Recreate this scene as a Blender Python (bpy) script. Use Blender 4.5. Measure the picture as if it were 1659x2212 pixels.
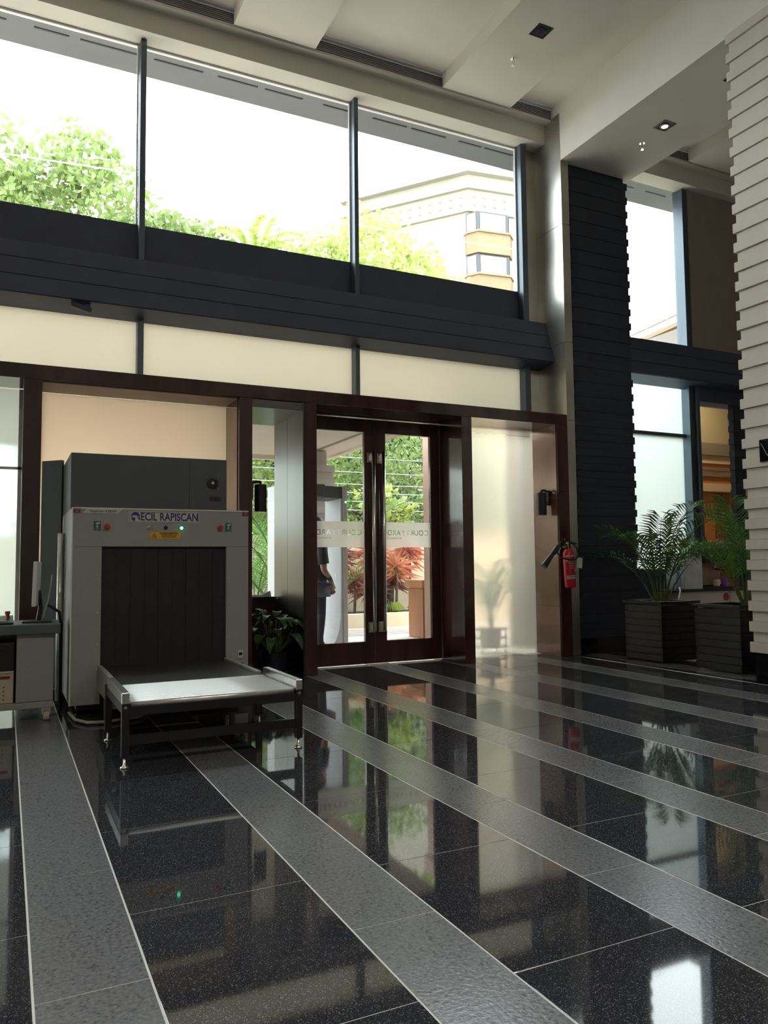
import bpy, bmesh, math, random
import numpy as np
from mathutils import Matrix, Vector
random.seed(7)
scn = bpy.context.scene
col = scn.collection
for o in list(bpy.data.objects): bpy.data.objects.remove(o, do_unlink=True)
R = math.radians

# ------------------------------------------------------------------ camera
cam_d = bpy.data.cameras.new('camera'); cam = bpy.data.objects.new('camera', cam_d); col.objects.link(cam)
cam_d.sensor_fit = 'VERTICAL'; cam_d.sensor_height = 36.0; cam_d.lens = 36.0 * 1672.1 / 2212.0
cam_d.clip_start = 0.05; cam_d.clip_end = 400
yaw, pitch, roll = R(26.0303), R(3.8773), R(0.5748)
fw = Vector((math.sin(yaw) * math.cos(pitch), math.cos(yaw) * math.cos(pitch), math.sin(pitch)))
rt0 = Vector((math.cos(yaw), -math.sin(yaw), 0)); dn0 = fw.cross(rt0)
rt = rt0 * math.cos(roll) + dn0 * math.sin(roll); dn = dn0 * math.cos(roll) - rt0 * math.sin(roll)
M = Matrix((rt, -dn, -fw)).transposed().to_4x4(); M.translation = (0, 0, 1.155)
cam.matrix_world = M
scn.camera = cam

# ------------------------------------------------------------------ world, sun, exposure
wd = bpy.data.worlds.new('overcast_sky'); scn.world = wd; wd.use_nodes = True
bg = wd.node_tree.nodes['Background']; bg.inputs[0].default_value = (0.93, 0.97, 1.0, 1); bg.inputs[1].default_value = 7.5
sun_d = bpy.data.lights.new('hazy_sun', 'SUN'); sun_d.energy = 2.0; sun_d.angle = R(12); sun_d.color = (1, 0.95, 0.86)
sun = bpy.data.objects.new('hazy_sun', sun_d); col.objects.link(sun)
sun.rotation_euler = Vector((0.35, 0.42, -0.85)).to_track_quat('-Z', 'Y').to_euler()
vs = scn.view_settings
vs.view_transform = 'Standard'; vs.look = 'None'; vs.gamma = 1.0; vs.use_curve_mapping = False; vs.exposure = 0.38
try:
    scn.cycles.max_bounces = 10; scn.cycles.diffuse_bounces = 5; scn.cycles.glossy_bounces = 5
    scn.cycles.transmission_bounces = 8; scn.cycles.transparent_max_bounces = 24
    scn.cycles.sample_clamp_indirect = 6.0; scn.cycles.caustics_reflective = True; scn.cycles.caustics_refractive = True
except Exception: pass

# ------------------------------------------------------------------ materials
MT = {}
def mat(name, c, rough=0.5, metal=0.0, var=0.0, scale=8.0, stretch=None, bump=0.0, spec=None, coat=0.0, c2=None, rvar=0.0, emit=None, transl=0.0, aniso=0.0, detail=4):
    if name in MT: return MT[name]
    m = bpy.data.materials.new(name); m.use_nodes = True; MT[name] = m
    nt = m.node_tree; b = nt.nodes['Principled BSDF']
    b.inputs['Base Color'].default_value = (*c, 1); b.inputs['Roughness'].default_value = rough; b.inputs['Metallic'].default_value = metal
    if spec is not None: b.inputs['Specular IOR Level'].default_value = spec
    if coat: b.inputs['Coat Weight'].default_value = coat; b.inputs['Coat Roughness'].default_value = 0.08
    if emit: b.inputs['Emission Color'].default_value = (*emit[0], 1); b.inputs['Emission Strength'].default_value = emit[1]
    if aniso: b.inputs['Anisotropic'].default_value = aniso
    if var or bump or rvar:
        tc = nt.nodes.new('ShaderNodeTexCoord'); mp = nt.nodes.new('ShaderNodeMapping'); nz = nt.nodes.new('ShaderNodeTexNoise')
        nz.inputs['Scale'].default_value = scale; nz.inputs['Detail'].default_value = detail
        if stretch: mp.inputs['Scale'].default_value = stretch
        nt.links.new(tc.outputs['Object'], mp.inputs['Vector']); nt.links.new(mp.outputs['Vector'], nz.inputs['Vector'])
        if var:
            cr = nt.nodes.new('ShaderNodeValToRGB')
            d = c2 if c2 else tuple(max(0, x * (1 - var)) for x in c)
            cr.color_ramp.elements[0].position = 0.35; cr.color_ramp.elements[1].position = 0.65
            cr.color_ramp.elements[0].color = (*d, 1)
            cr.color_ramp.elements[1].color = (*(c if c2 else tuple(min(1, x * (1 + var * 0.5)) for x in c)), 1)
            nt.links.new(nz.outputs['Fac'], cr.inputs['Fac']); nt.links.new(cr.outputs['Color'], b.inputs['Base Color'])
        if bump:
            bp = nt.nodes.new('ShaderNodeBump'); bp.inputs['Strength'].default_value = bump; bp.inputs['Distance'].default_value = 0.01
            nt.links.new(nz.outputs['Fac'], bp.inputs['Height']); nt.links.new(bp.outputs['Normal'], b.inputs['Normal'])
        if rvar:
            mr = nt.nodes.new('ShaderNodeMapRange'); mr.inputs['To Min'].default_value = max(0, rough - rvar); mr.inputs['To Max'].default_value = rough + rvar
            nt.links.new(nz.outputs['Fac'], mr.inputs['Value']); nt.links.new(mr.outputs['Result'], b.inputs['Roughness'])
    if transl:
        out = nt.nodes['Material Output']; tr = nt.nodes.new('ShaderNodeBsdfTranslucent'); mx = nt.nodes.new('ShaderNodeMixShader')
        tr.inputs['Color'].default_value = (*[min(1, x * 1.3) for x in c], 1); mx.inputs[0].default_value = transl
        nt.links.new(b.outputs[0], mx.inputs[1]); nt.links.new(tr.outputs[0], mx.inputs[2]); nt.links.new(mx.outputs[0], out.inputs['Surface'])
    return m

def granite(name, base, fleck, rough, fleck_scale, bright, bump):
    m = bpy.data.materials.new(name); m.use_nodes = True; nt = m.node_tree; b = nt.nodes['Principled BSDF']; MT[name] = m
    tc = nt.nodes.new('ShaderNodeTexCoord'); gm = nt.nodes.new('ShaderNodeNewGeometry')
    n1 = nt.nodes.new('ShaderNodeTexNoise'); n1.inputs['Scale'].default_value = fleck_scale; n1.inputs['Detail'].default_value = 3
    vo = nt.nodes.new('ShaderNodeTexVoronoi'); vo.inputs['Scale'].default_value = fleck_scale * 1.5
    nt.links.new(gm.outputs['Position'], n1.inputs['Vector']); nt.links.new(gm.outputs['Position'], vo.inputs['Vector'])
    cr = nt.nodes.new('ShaderNodeValToRGB'); cr.color_ramp.elements[0].position = 0.38; cr.color_ramp.elements[1].position = 0.68
    cr.color_ramp.elements[0].color = (*base, 1); cr.color_ramp.elements[1].color = (*fleck, 1)
    nt.links.new(n1.outputs['Fac'], cr.inputs['Fac'])
    lt = nt.nodes.new('ShaderNodeMath'); lt.operation = 'GREATER_THAN'; lt.inputs[1].default_value = 0.93
    sx = nt.nodes.new('ShaderNodeSeparateColor'); nt.links.new(vo.outputs['Color'], sx.inputs[0]); nt.links.new(sx.outputs[0], lt.inputs[0])
    mx = nt.nodes.new('ShaderNodeMix'); mx.data_type = 'RGBA'; mx.inputs[7].default_value = (*bright, 1)
    nt.links.new(lt.outputs[0], mx.inputs[0]); nt.links.new(cr.outputs['Color'], mx.inputs[6]); nt.links.new(mx.outputs[2], b.inputs['Base Color'])
    n2 = nt.nodes.new('ShaderNodeTexNoise'); n2.inputs['Scale'].default_value = 1.7; nt.links.new(gm.outputs['Position'], n2.inputs['Vector'])
    mr = nt.nodes.new('ShaderNodeMapRange'); mr.inputs['To Min'].default_value = rough * 0.7; mr.inputs['To Max'].default_value = rough * 1.4
    nt.links.new(n2.outputs['Fac'], mr.inputs['Value']); nt.links.new(mr.outputs['Result'], b.inputs['Roughness'])
    if bump:
        bp = nt.nodes.new('ShaderNodeBump'); bp.inputs['Strength'].default_value = bump; bp.inputs['Distance'].default_value = 0.004
        n3 = nt.nodes.new('ShaderNodeTexNoise'); n3.inputs['Scale'].default_value = 70; n3.inputs['Detail'].default_value = 4
        nt.links.new(gm.outputs['Position'], n3.inputs['Vector'])
        nt.links.new(n3.outputs['Fac'], bp.inputs['Height']); nt.links.new(bp.outputs['Normal'], b.inputs['Normal'])
    return m

def clear_glass(name, tint, refl=0.06):
    m = bpy.data.materials.new(name); m.use_nodes = True; nt = m.node_tree; MT[name] = m
    nt.nodes.remove(nt.nodes['Principled BSDF']); out = nt.nodes['Material Output']
    t = nt.nodes.new('ShaderNodeBsdfTransparent'); t.inputs[0].default_value = (*tint, 1)
    g = nt.nodes.new('ShaderNodeBsdfGlossy'); g.inputs['Roughness'].default_value = 0.0
    lw = nt.nodes.new('ShaderNodeLayerWeight'); lw.inputs['Blend'].default_value = 0.5; mx = nt.nodes.new('ShaderNodeMixShader')
    pw = nt.nodes.new('ShaderNodeMath'); pw.operation = 'POWER'; pw.inputs[1].default_value = 5.0
    ma = nt.nodes.new('ShaderNodeMath'); ma.operation = 'MULTIPLY_ADD'; ma.inputs[1].default_value = 0.9; ma.inputs[2].default_value = refl / 2
    nt.links.new(lw.outputs['Facing'], pw.inputs[0]); nt.links.new(pw.outputs[0], ma.inputs[0])
    nt.links.new(ma.outputs[0], mx.inputs[0]); nt.links.new(t.outputs[0], mx.inputs[1]); nt.links.new(g.outputs[0], mx.inputs[2])
    nt.links.new(mx.outputs[0], out.inputs['Surface']); return m

def frosted(name, c, see, rough, ior=1.05):
    # sand-blasted glass: partly diffusing, partly a rough see-through
    m = bpy.data.materials.new(name); m.use_nodes = True; nt = m.node_tree; MT[name] = m
    nt.nodes.remove(nt.nodes['Principled BSDF']); out = nt.nodes['Material Output']
    t = nt.nodes.new('ShaderNodeBsdfTranslucent'); t.inputs[0].default_value = (*c, 1)
    r = nt.nodes.new('ShaderNodeBsdfRefraction'); r.inputs['Color'].default_value = (*c, 1); r.inputs['Roughness'].default_value = rough; r.inputs['IOR'].default_value = ior
    d = nt.nodes.new('ShaderNodeBsdfDiffuse'); d.inputs['Color'].default_value = (0.7, 0.72, 0.68, 1)
    m1 = nt.nodes.new('ShaderNodeMixShader'); m1.inputs[0].default_value = see
    m2 = nt.nodes.new('ShaderNodeMixShader'); m2.inputs[0].default_value = 0.12
    nt.links.new(t.outputs[0], m1.inputs[1]); nt.links.new(r.outputs[0], m1.inputs[2])
    nt.links.new(m1.outputs[0], m2.inputs[1]); nt.links.new(d.outputs[0], m2.inputs[2]); nt.links.new(m2.outputs[0], out.inputs['Surface'])
    return m

granite('black_granite', (0.017, 0.018, 0.022), (0.055, 0.057, 0.066), 0.04, 260, (0.19, 0.20, 0.22), 0.0)
granite('grey_granite', (0.12, 0.125, 0.135), (0.20, 0.205, 0.22), 0.2, 75, (0.085, 0.087, 0.095), 0.22)
mat('grout', (0.78, 0.77, 0.74), 0.5)
mat('ceiling_paint', (0.74, 0.70, 0.64), 0.85, var=0.05, scale=1.2)
mat('wall_paint', (0.62, 0.57, 0.5), 0.8, var=0.05, scale=1.5)
mat('lobby_wall', (0.40, 0.35, 0.30), 0.8, var=0.08, scale=1.5)
mat('taupe_panel', (0.34, 0.28, 0.245), 0.7, var=0.06, scale=3)
mat('grille_metal', (0.28, 0.27, 0.28), 0.6)
mat('dark_frame', (0.10, 0.125, 0.15), 0.4, metal=0.6)
mat('white_alu', (0.8, 0.8, 0.8), 0.4)
mat('bulkhead_glare_blue', (0.05, 0.062, 0.105), 0.55, var=0.1, scale=3)  # dark paint, base colour lifted towards blue to imitate lens glare
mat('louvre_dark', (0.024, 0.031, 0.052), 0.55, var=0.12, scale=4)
mat('louvre_cream', (0.60, 0.54, 0.46), 0.7, var=0.06, scale=5)
mat('plinth_black', (0.006, 0.006, 0.008), 0.1)
mat('mahogany', (0.06, 0.022, 0.019), 0.16, var=0.4, scale=6, stretch=(1, 1, 0.12), coat=0.3)
mat('bronze_laminate', (0.20, 0.12, 0.085), 0.12, var=0.15, scale=4, metal=0.25)
mat('brushed_steel', (0.085, 0.085, 0.078), 0.3, metal=1.0, var=0.06, scale=3, stretch=(14, 14, 0.1), rvar=0.03)
mat('steel_clad', (0.62, 0.60, 0.55), 0.34, metal=0.9, var=0.22, scale=1.6, rvar=0.1)
mat('chrome', (0.85, 0.82, 0.75), 0.22, metal=1.0)
mat('satin_steel', (0.62, 0.61, 0.58), 0.3, metal=1.0, var=0.1, scale=20)
mat('roller_steel', (0.97, 0.97, 0.97), 0.33, metal=0.9)
mat('black_metal', (0.014, 0.014, 0.016), 0.35)
mat('black_plastic', (0.012, 0.013, 0.016), 0.4)
mat('scanner_grey', (0.35, 0.35, 0.34), 0.55, var=0.04, scale=60)
mat('scanner_dark', (0.085, 0.10, 0.105), 0.55, var=0.05, scale=60)
mat('rubber', (0.016, 0.016, 0.018), 0.6, var=0.2, scale=10)
mat('belt', (0.03, 0.03, 0.03), 0.45)
mat('desk_grey', (0.32, 0.32, 0.295), 0.5, var=0.04, scale=50)
mat('desk_top', (0.09, 0.12, 0.125), 0.45)
mat('beige_plastic', (0.52, 0.46, 0.34), 0.5)
mat('white_plastic', (0.75, 0.74, 0.72), 0.4)
mat('label_white', (0.62, 0.61, 0.57), 0.5)
mat('label_blue', (0.02, 0.035, 0.16), 0.5)
mat('label_red', (0.22, 0.015, 0.03), 0.5)
mat('label_green', (0.01, 0.14, 0.06), 0.5)
mat('label_yellow', (0.75, 0.42, 0.02), 0.5)
mat('ink', (0.01, 0.01, 0.012), 0.6)
mat('emergency_red', (0.45, 0.03, 0.02), 0.35)
mat('amber', (0.6, 0.22, 0.05), 0.4)
mat('led_green', (0.05, 0.8, 0.3), 0.3, emit=((0.1, 1.0, 0.4), 4.0))
mat('ext_red', (0.48, 0.012, 0.03), 0.25)
mat('brass', (0.5, 0.36, 0.14), 0.3, metal=1.0)
mat('planter_wood', (0.008, 0.006, 0.005), 0.4, var=0.4, scale=5, stretch=(0.3, 0.3, 4))
mat('soil', (0.03, 0.02, 0.014), 0.9)
mat('pot_navy', (0.02, 0.026, 0.045), 0.5)
mat('leaf_dark', (0.04, 0.11, 0.04), 0.35, var=0.3, scale=12, transl=0.15)
mat('leaf_palm', (0.07, 0.17, 0.035), 0.4, var=0.35, scale=5, transl=0.3)
mat('leaf_palm_light', (0.12, 0.26, 0.05), 0.4, var=0.3, scale=5, transl=0.35)
mat('stem', (0.16, 0.2, 0.06), 0.5, var=0.3, scale=10)
mat('leaf_tree', (0.19, 0.25, 0.075), 0.5, var=0.45, scale=0.8, transl=0.4)
mat('leaf_tree_light', (0.30, 0.35, 0.10), 0.5, var=0.4, scale=0.9, transl=0.45)
mat('leaf_tree_deep', (0.07, 0.11, 0.035), 0.5, var=0.4, scale=0.9, transl=0.3)
mat('cordyline_pink', (0.50, 0.16, 0.13), 0.45, var=0.6, scale=4, c2=(0.62, 0.36, 0.16), transl=0.3)
mat('cordyline_dark', (0.30, 0.12, 0.09), 0.5, var=0.5, scale=4, transl=0.3)
mat('bark', (0.10, 0.075, 0.05), 0.9, var=0.5, scale=7, bump=0.5)
mat('canopy_paint', (0.66, 0.56, 0.46), 0.8, var=0.04, scale=2)
mat('garden_wall', (0.66, 0.56, 0.40), 0.85, var=0.12, scale=3)
mat('paving', (0.52, 0.47, 0.45), 0.7, var=0.12, scale=2)
mat('paving_groove', (0.34, 0.30, 0.27), 0.8)
mat('asphalt', (0.2, 0.2, 0.19), 0.9, var=0.2, scale=4)
mat('outer_jamb', (0.13, 0.09, 0.07), 0.5)
mat('outer_column', (0.38, 0.23, 0.17), 0.5, var=0.1, scale=3)
mat('podium_wood', (0.40, 0.17, 0.08), 0.4, var=0.25, scale=4, stretch=(1, 1, 0.2))
mat('outer_soffit', (0.16, 0.165, 0.18), 0.8, var=0.06, scale=2)
mat('louvre_outer', (0.5, 0.46, 0.44), 0.7)
mat('detector_white', (0.60, 0.62, 0.66), 0.4)
mat('detector_dark', (0.09, 0.095, 0.10), 0.45)
mat('skin', (0.30, 0.16, 0.10), 0.5)
mat('hair', (0.012, 0.010, 0.009), 0.5)
mat('shirt_dark', (0.018, 0.02, 0.024), 0.8)
mat('shirt_tail', (0.10, 0.10, 0.14), 0.8)
mat('trouser_navy', (0.015, 0.017, 0.03), 0.8)
mat('shoe_black', (0.01, 0.01, 0.01), 0.4)
mat('building_cream', (0.27, 0.24, 0.18), 0.85, var=0.06, scale=0.6)
mat('building_tan', (0.17, 0.12, 0.065), 0.85, var=0.06, scale=0.6)
mat('medallion_tan', (0.24, 0.20, 0.14), 0.85)
mat('window_dark', (0.03, 0.03, 0.035), 0.3)
mat('window_pane', (0.45, 0.48, 0.52), 0.05, metal=0.6)
mat('wire_grey', (0.35, 0.36, 0.36), 0.6)
mat('orange_wall', (0.55, 0.24, 0.08), 0.6, var=0.1, scale=2)
mat('olive_ceiling', (0.38, 0.36, 0.24), 0.7)
mat('cornice_cream', (0.66, 0.56, 0.36), 0.7)
mat('cornice_grey', (0.20, 0.19, 0.15), 0.6)
mat('pattern_panel', (0.50, 0.26, 0.09), 0.5, var=0.9, scale=28, c2=(0.03, 0.02, 0.015), detail=6)
mat('coffee_steel', (0.45, 0.47, 0.5), 0.25, metal=0.9, var=0.2, scale=9)
mat('tank_grey', (0.50, 0.54, 0.58), 0.25, metal=0.2, var=0.12, scale=6)
mat('mug_cream', (0.75, 0.70, 0.58), 0.3)
mat('purple_paper', (0.28, 0.12, 0.5), 0.5)
mat('kraft', (0.45, 0.28, 0.16), 0.6)
mat('counter_white', (0.72, 0.68, 0.68), 0.35)
mat('lamp_glow', (0.9, 0.9, 0.85), 0.3, emit=((1, 0.93, 0.8), 1.2))
mat('warm_bulb', (0.9, 0.8, 0.6), 0.3, emit=((1, 0.75, 0.45), 8))
mat('screen_blue', (0.03, 0.04, 0.09), 0.2)
mat('cloth_white', (0.8, 0.8, 0.78), 0.8)
mat('cable_white', (0.42, 0.41, 0.38), 0.5)
mat('teal_tarp', (0.01, 0.12, 0.12), 0.6)
clear_glass('window_glass', (0.93, 0.97, 0.96))
clear_glass('bottle_glass', (0.75, 0.8, 0.8))
frosted('frosted_cream', (0.44, 0.42, 0.36), 0.12, 0.6)
frosted('frosted_bay', (0.88, 0.80, 0.68), 0.2, 0.6)
frosted('frosted_clear', (0.98, 0.96, 0.88), 0.75, 0.32, 1.25)
frosted('frosted_blue', (0.82, 0.90, 0.88), 0.6, 0.4)
frosted('etched', (0.80, 0.74, 0.67), 0.25, 0.5)
frosted('smoked_acrylic', (0.5, 0.56, 0.62), 0.6, 0.15)

# ------------------------------------------------------------------ helpers
class MB:
    def __init__(s): s.v = []; s.f = []
    def add(s, v, f):
        n = len(s.v); s.v += [tuple(p) for p in v]; s.f += [tuple(i + n for i in q) for q in f]; return s
    def box(s, x0, x1, y0, y1, z0, z1):
        v = [(x, y, z) for z in (z0, z1) for y in (y0, y1) for x in (x0, x1)]
        return s.add(v, [(0, 2, 3, 1), (4, 5, 7, 6), (0, 1, 5, 4), (2, 6, 7, 3), (0, 4, 6, 2), (1, 3, 7, 5)])
    def obox(s, c, size, m):
        a, b, d = (q / 2 for q in size); v = [Vector(c) + m @ Vector((x, y, z)) for z in (-d, d) for y in (-b, b) for x in (-a, a)]
        return s.add(v, [(0, 2, 3, 1), (4, 5, 7, 6), (0, 1, 5, 4), (2, 6, 7, 3), (0, 4, 6, 2), (1, 3, 7, 5)])
    def frame(s, x0, x1, z0, z1, y0, y1, w, wt=None, wb=None):
        wt = w if wt is None else wt; wb = w if wb is None else wb
        s.box(x0, x0 + w, y0, y1, z0, z1); s.box(x1 - w, x1, y0, y1, z0, z1)
        s.box(x0 + w, x1 - w, y0, y1, z1 - wt, z1); s.box(x0 + w, x1 - w, y0, y1, z0, z0 + wb); return s
    def prism(s, poly, axis, a, b):
        n = len(poly); mk = {'x': lambda p, t: (t, p[0], p[1]), 'y': lambda p, t: (p[0], t, p[1]), 'z': lambda p, t: (p[0], p[1], t)}[axis]
        v = [mk(p, a) for p in poly] + [mk(p, b) for p in poly]
        return s.add(v, [tuple(range(n))[::-1], tuple(range(n, 2 * n))] + [(i, (i + 1) % n, n + (i + 1) % n, n + i) for i in range(n)])
    def tube(s, pts, r, n=8, caps=True):
        pts = [Vector(p) for p in pts]; rr = r if isinstance(r, (list, tuple)) else [r] * len(pts); rings = []
        up = Vector((0, 0, 1)); prev = None
        for i, p in enumerate(pts):
            t = (pts[min(i + 1, len(pts) - 1)] - pts[max(i - 1, 0)]); t = t.normalized() if t.length > 1e-9 else Vector((0, 0, 1))
            if prev is None:
                a = t.orthogonal().normalized()
            else:
                a = prev - t * prev.dot(t); a = a.normalized() if a.length > 1e-6 else t.orthogonal().normalized()
            prev = a; b = t.cross(a); rings.append([p + (a * math.cos(k * 2 * math.pi / n) + b * math.sin(k * 2 * math.pi / n)) * rr[i] for k in range(n)])
        v = [q for g in rings for q in g]; f = []
        for i in range(len(pts) - 1):
            for k in range(n): f.append((i * n + k, i * n + (k + 1) % n, (i + 1) * n + (k + 1) % n, (i + 1) * n + k))
        if caps: f.append(tuple(range(n))[::-1]); f.append(tuple((len(pts) - 1) * n + k for k in range(n)))
        return s.add(v, f)
    def lathe(s, prof, c, n=20, m=None):
        v = []; f = []
        for r, z in prof:
            for k in range(n):
                p = Vector((r * math.cos(2 * math.pi * k / n), r * math.sin(2 * math.pi * k / n), z))
                if m is not None: p = m @ p
                v.append(Vector(c) + p)
        for i in range(len(prof) - 1):
            for k in range(n): f.append((i * n + k, i * n + (k + 1) % n, (i + 1) * n + (k + 1) % n, (i + 1) * n + k))
        f.append(tuple(range(n))[::-1]); f.append(tuple((len(prof) - 1) * n + k for k in range(n)))
        return s.add(v, f)

OFF = {}
def offset(p):
    while p is not None and p.parent is not None: p = p.parent
    return Vector(p.location) if p is not None else Vector((0, 0, 0))
def build(mb, name, m, parent=None, base=None, smooth=False, bevel=0.0):
    off = offset(parent) if parent is not None else Vector(base or (0, 0, 0))
    me = bpy.data.meshes.new(name); me.from_pydata([(x - off.x, y - off.y, z - off.z) for x, y, z in mb.v], [], mb.f); me.update()
    me.materials.append(MT[m] if isinstance(m, str) else m)
    if smooth: me.polygons.foreach_set('use_smooth', [True] * len(me.polygons))
    o = bpy.data.objects.new(name, me); col.objects.link(o)
    if parent is not None: o.parent = parent
    else: o.location = off
    if bevel:
        bv = o.modifiers.new('bevel', 'BEVEL'); bv.width = bevel; bv.segments = 2; bv.limit_method = 'ANGLE'
    return o
def tag(o, label, cat, group=None):
    o['label'] = label; o['category'] = cat
    if group: o['group'] = group
    return o
def thing(name, loc, label, cat, group=None):
    o = bpy.data.objects.new(name, None); o.empty_display_size = 0.1; col.objects.link(o); o.location = loc
    return tag(o, label, cat, group)
def struct(o, label=None):
    o['kind'] = 'structure'
    if label: o['label'] = label
    return o
def sempty(name, loc, label=None):
    o = bpy.data.objects.new(name, None); o.empty_display_size = 0.1; col.objects.link(o); o.location = loc; return struct(o, label)
def copy_tree(o, parent=None):
    c = o.copy(); col.objects.link(c); c.parent = parent
    for ch in [x for x in bpy.data.objects if x.parent == o]: copy_tree(ch, c)
    return c
def bx(x0, x1, y0, y1, z0, z1): return MB().box(x0, x1, y0, y1, z0, z1)
def B(name, m, parent, *a, bevel=0.0, base=None): return build(bx(*a), name, m, parent, base=base, bevel=bevel)
def text(name, s, size, loc, m, parent, face='-y', align='CENTER', sx=1.0, extrude=0.0008, wrap=None, bold=0.0):
    cu = bpy.data.curves.new(name, 'FONT'); cu.body = s; cu.size = size; cu.extrude = extrude; cu.align_x = align; cu.align_y = 'CENTER'; cu.resolution_u = 3; cu.offset = bold
    t = bpy.data.objects.new(name, cu); col.objects.link(t)
    bpy.context.view_layer.update()
    me = bpy.data.meshes.new_from_object(t.evaluated_get(bpy.context.evaluated_depsgraph_get())); bpy.data.objects.remove(t, do_unlink=True); bpy.data.curves.remove(cu)
    off = offset(parent); L = Vector(loc)
    for v in me.vertices:
        x, y, z = v.co; x *= sx
        if wrap:
            r = wrap; a = x / r; p = Vector((r * math.sin(a), -r * math.cos(a), y))
        elif face == '-y': p = Vector((x, -z, y))
        elif face == '+y': p = Vector((-x, z, y))
        elif face == '-x': p = Vector((-z, -x, y))
        v.co = p + L - off
    me.materials.clear(); me.materials.append(MT[m])
    o = bpy.data.objects.new(name, me); col.objects.link(o); o.parent = parent; return o

# ================================================================== SETTING
YG = 8.316           # glazing plane
# ---- floor with individual tiles
fl = struct(build(bx(-7, 12, -6, 8.9, -0.16, -0.0012), 'floor', 'grout'), 'polished black granite floor with grey granite stripes')
PITCH, X0, GW, TL = 0.9217, 0.0886, 0.303, 0.887
def tile_mesh(name, w, l, m):
    b = MB(); e = 0.0008; h = 0.02
    v = [(0, 0, -h), (w, 0, -h), (w, l, -h), (0, l, -h), (0, 0, -e), (w, 0, -e), (w, l, -e), (0, l, -e), (e, e, 0), (w - e, e, 0), (w - e, l - e, 0), (e, l - e, 0)]
    b.add(v, [(8, 9, 10, 11), (4, 5, 9, 8), (5, 6, 10, 9), (6, 7, 11, 10), (7, 4, 8, 11), (0, 1, 5, 4), (1, 2, 6, 5), (2, 3, 7, 6), (3, 0, 4, 7)])
    me = bpy.data.meshes.new(name); me.from_pydata(b.v, [], b.f); me.materials.append(MT[m]); return me
G1, G2 = 0.0065, 0.0036
me_grey = tile_mesh('grey_tile', GW - G1, TL - G2, 'grey_granite'); me_black = tile_mesh('black_tile', PITCH - GW - G1, TL - G2, 'black_granite')
far_b = MB(); far_g = MB()
for n in range(-3, 11):
    xg = X0 + n * PITCH
    for kind, xs, y0, w in (('grey_tile', xg, 2.331 - 3 * TL, GW), ('black_tile', xg + GW, 2.772 - 3 * TL, PITCH - GW)):
        for j in range(0, 10):
            ya = y0 + j * TL
            if ya > 8.0: continue
            yb = min(ya + TL - G2, 8.29)
            me = me_grey if kind == 'grey_tile' else me_black
            o = bpy.data.objects.new(kind, me); col.objects.link(o); o.parent = fl; o.location = (xs + G1 / 2, ya, 0)
            if yb < ya + TL - G2 - 0.001: o.scale.y = (yb - ya) / (TL - G2)
# the rest of the lobby floor behind the camera and to the far left
B('floor_slab', 'black_granite', fl, -7, X0 - 3 * PITCH - 0.01, -6, 8.25, -0.02, 0)
B('floor_slab', 'black_granite', fl, X0 - 3 * PITCH, 12, -6, -0.6, -0.02, 0)
struct(build(bx(6.383, 6.397, 0.2, 7.70, 0.0, 0.003), 'trim_1', 'satin_steel'), 'bright metal inlay strip in the floor beside the cream pier')

# ---- ceiling
ZR, ZD, ZB = 7.169, 6.99, 6.39
ce = struct(build(bx(-7, 12, -6, 7.862, ZR, 7.6), 'ceiling', 'ceiling_paint'), 'stepped cream plaster ceiling')
for x0, x1 in ((-3.2, -2.24), (-0.55, 0.42), (2.094, 3.034), (4.697, 5.706), (8.85, 9.8)):
    B('dropped_panel', 'ceiling_paint', ce, x0, x1, -6, 7.862, ZD, ZR - 0.0005)
B('ceiling_beam', 'ceiling_paint', ce, 6.39, 7.60, -6, 7.916, ZB, ZR - 0.0005)
g = MB()
for i in range(6): g.box(-7, 12, 7.905 + 0.0005 * i, 7.93, 7.034 + i * 0.021, 7.034 + i * 0.021 + 0.012)
g.box(-7, 12, 7.925, 8.4, 7.02, 7.17)
build(g, 'air_grille', 'grille_metal', ce)
B('grille_lip', 'white_alu', ce, -7, 12, 7.863, 7.915, 7.160, 7.172)
B('cove_strip', 'ceiling_paint', ce, -7, 12, 7.916, 8.6, 7.0, 7.03)
B('window_soffit', 'ceiling_paint', ce, -7, 12, 8.047, 8.316, 6.764, 7.0)
B('roof_slab', 'ceiling_paint', ce, -7.2, 12.2, -6.2, 8.40, 7.6, 7.9)

# ---- rest of the lobby shell (behind and beside the camera)
struct(build(bx(-7.2, -7.0, -6, 8.9, 0, 7.6), 'wall_left', 'lobby_wall'), 'plain lobby side wall')
struct(build(bx(-7, 12, -6.2, -6.0, 0, 7.6), 'wall_back', 'lobby_wall'), 'plain lobby back wall')
struct(build(bx(12.0, 12.2, -6, 8.16, 0, 7.6), 'wall_right', 'lobby_wall'), 'plain lobby side wall')

# ---- upper glazing
MULL = [(-3.72, -3.66), (-1.27, -1.21), (1.179, 1.239), (3.646, 3.700), (6.079, 6.165)]
w1 = sempty('window_1', (1, YG, 4.77), 'tall clerestory window of clear panes between slim dark mullions')
for i in range(len(MULL)):
    x0, x1 = MULL[i]
    mb = MB().box(x0, x1, 8.177, YG - 0.01, 3.02, 6.764); mb.box(x0 + 0.012, x1 - 0.012, YG - 0.01, YG + 0.05, 3.02, 6.764)
    build(mb, 'mullion', 'dark_frame', w1, bevel=0.004)
    mb = MB().box(x0 - 0.022, x0 - 0.004, YG - 0.035, YG - 0.012, 4.774, 6.74)
    build(mb, 'glazing_bead', 'white_alu', w1)
for i in range(len(MULL) - 1):
    x0, x1 = MULL[i][1], MULL[i + 1][0]
    B('pane', 'window_glass', w1, x0 - 0.01, x1 + 0.01, YG - 0.004, YG + 0.004, 4.76, 6.75)
    B('head_bead', 'white_alu', w1, x0, x1, YG - 0.02, YG + 0.02, 6.742, 6.764)
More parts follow.
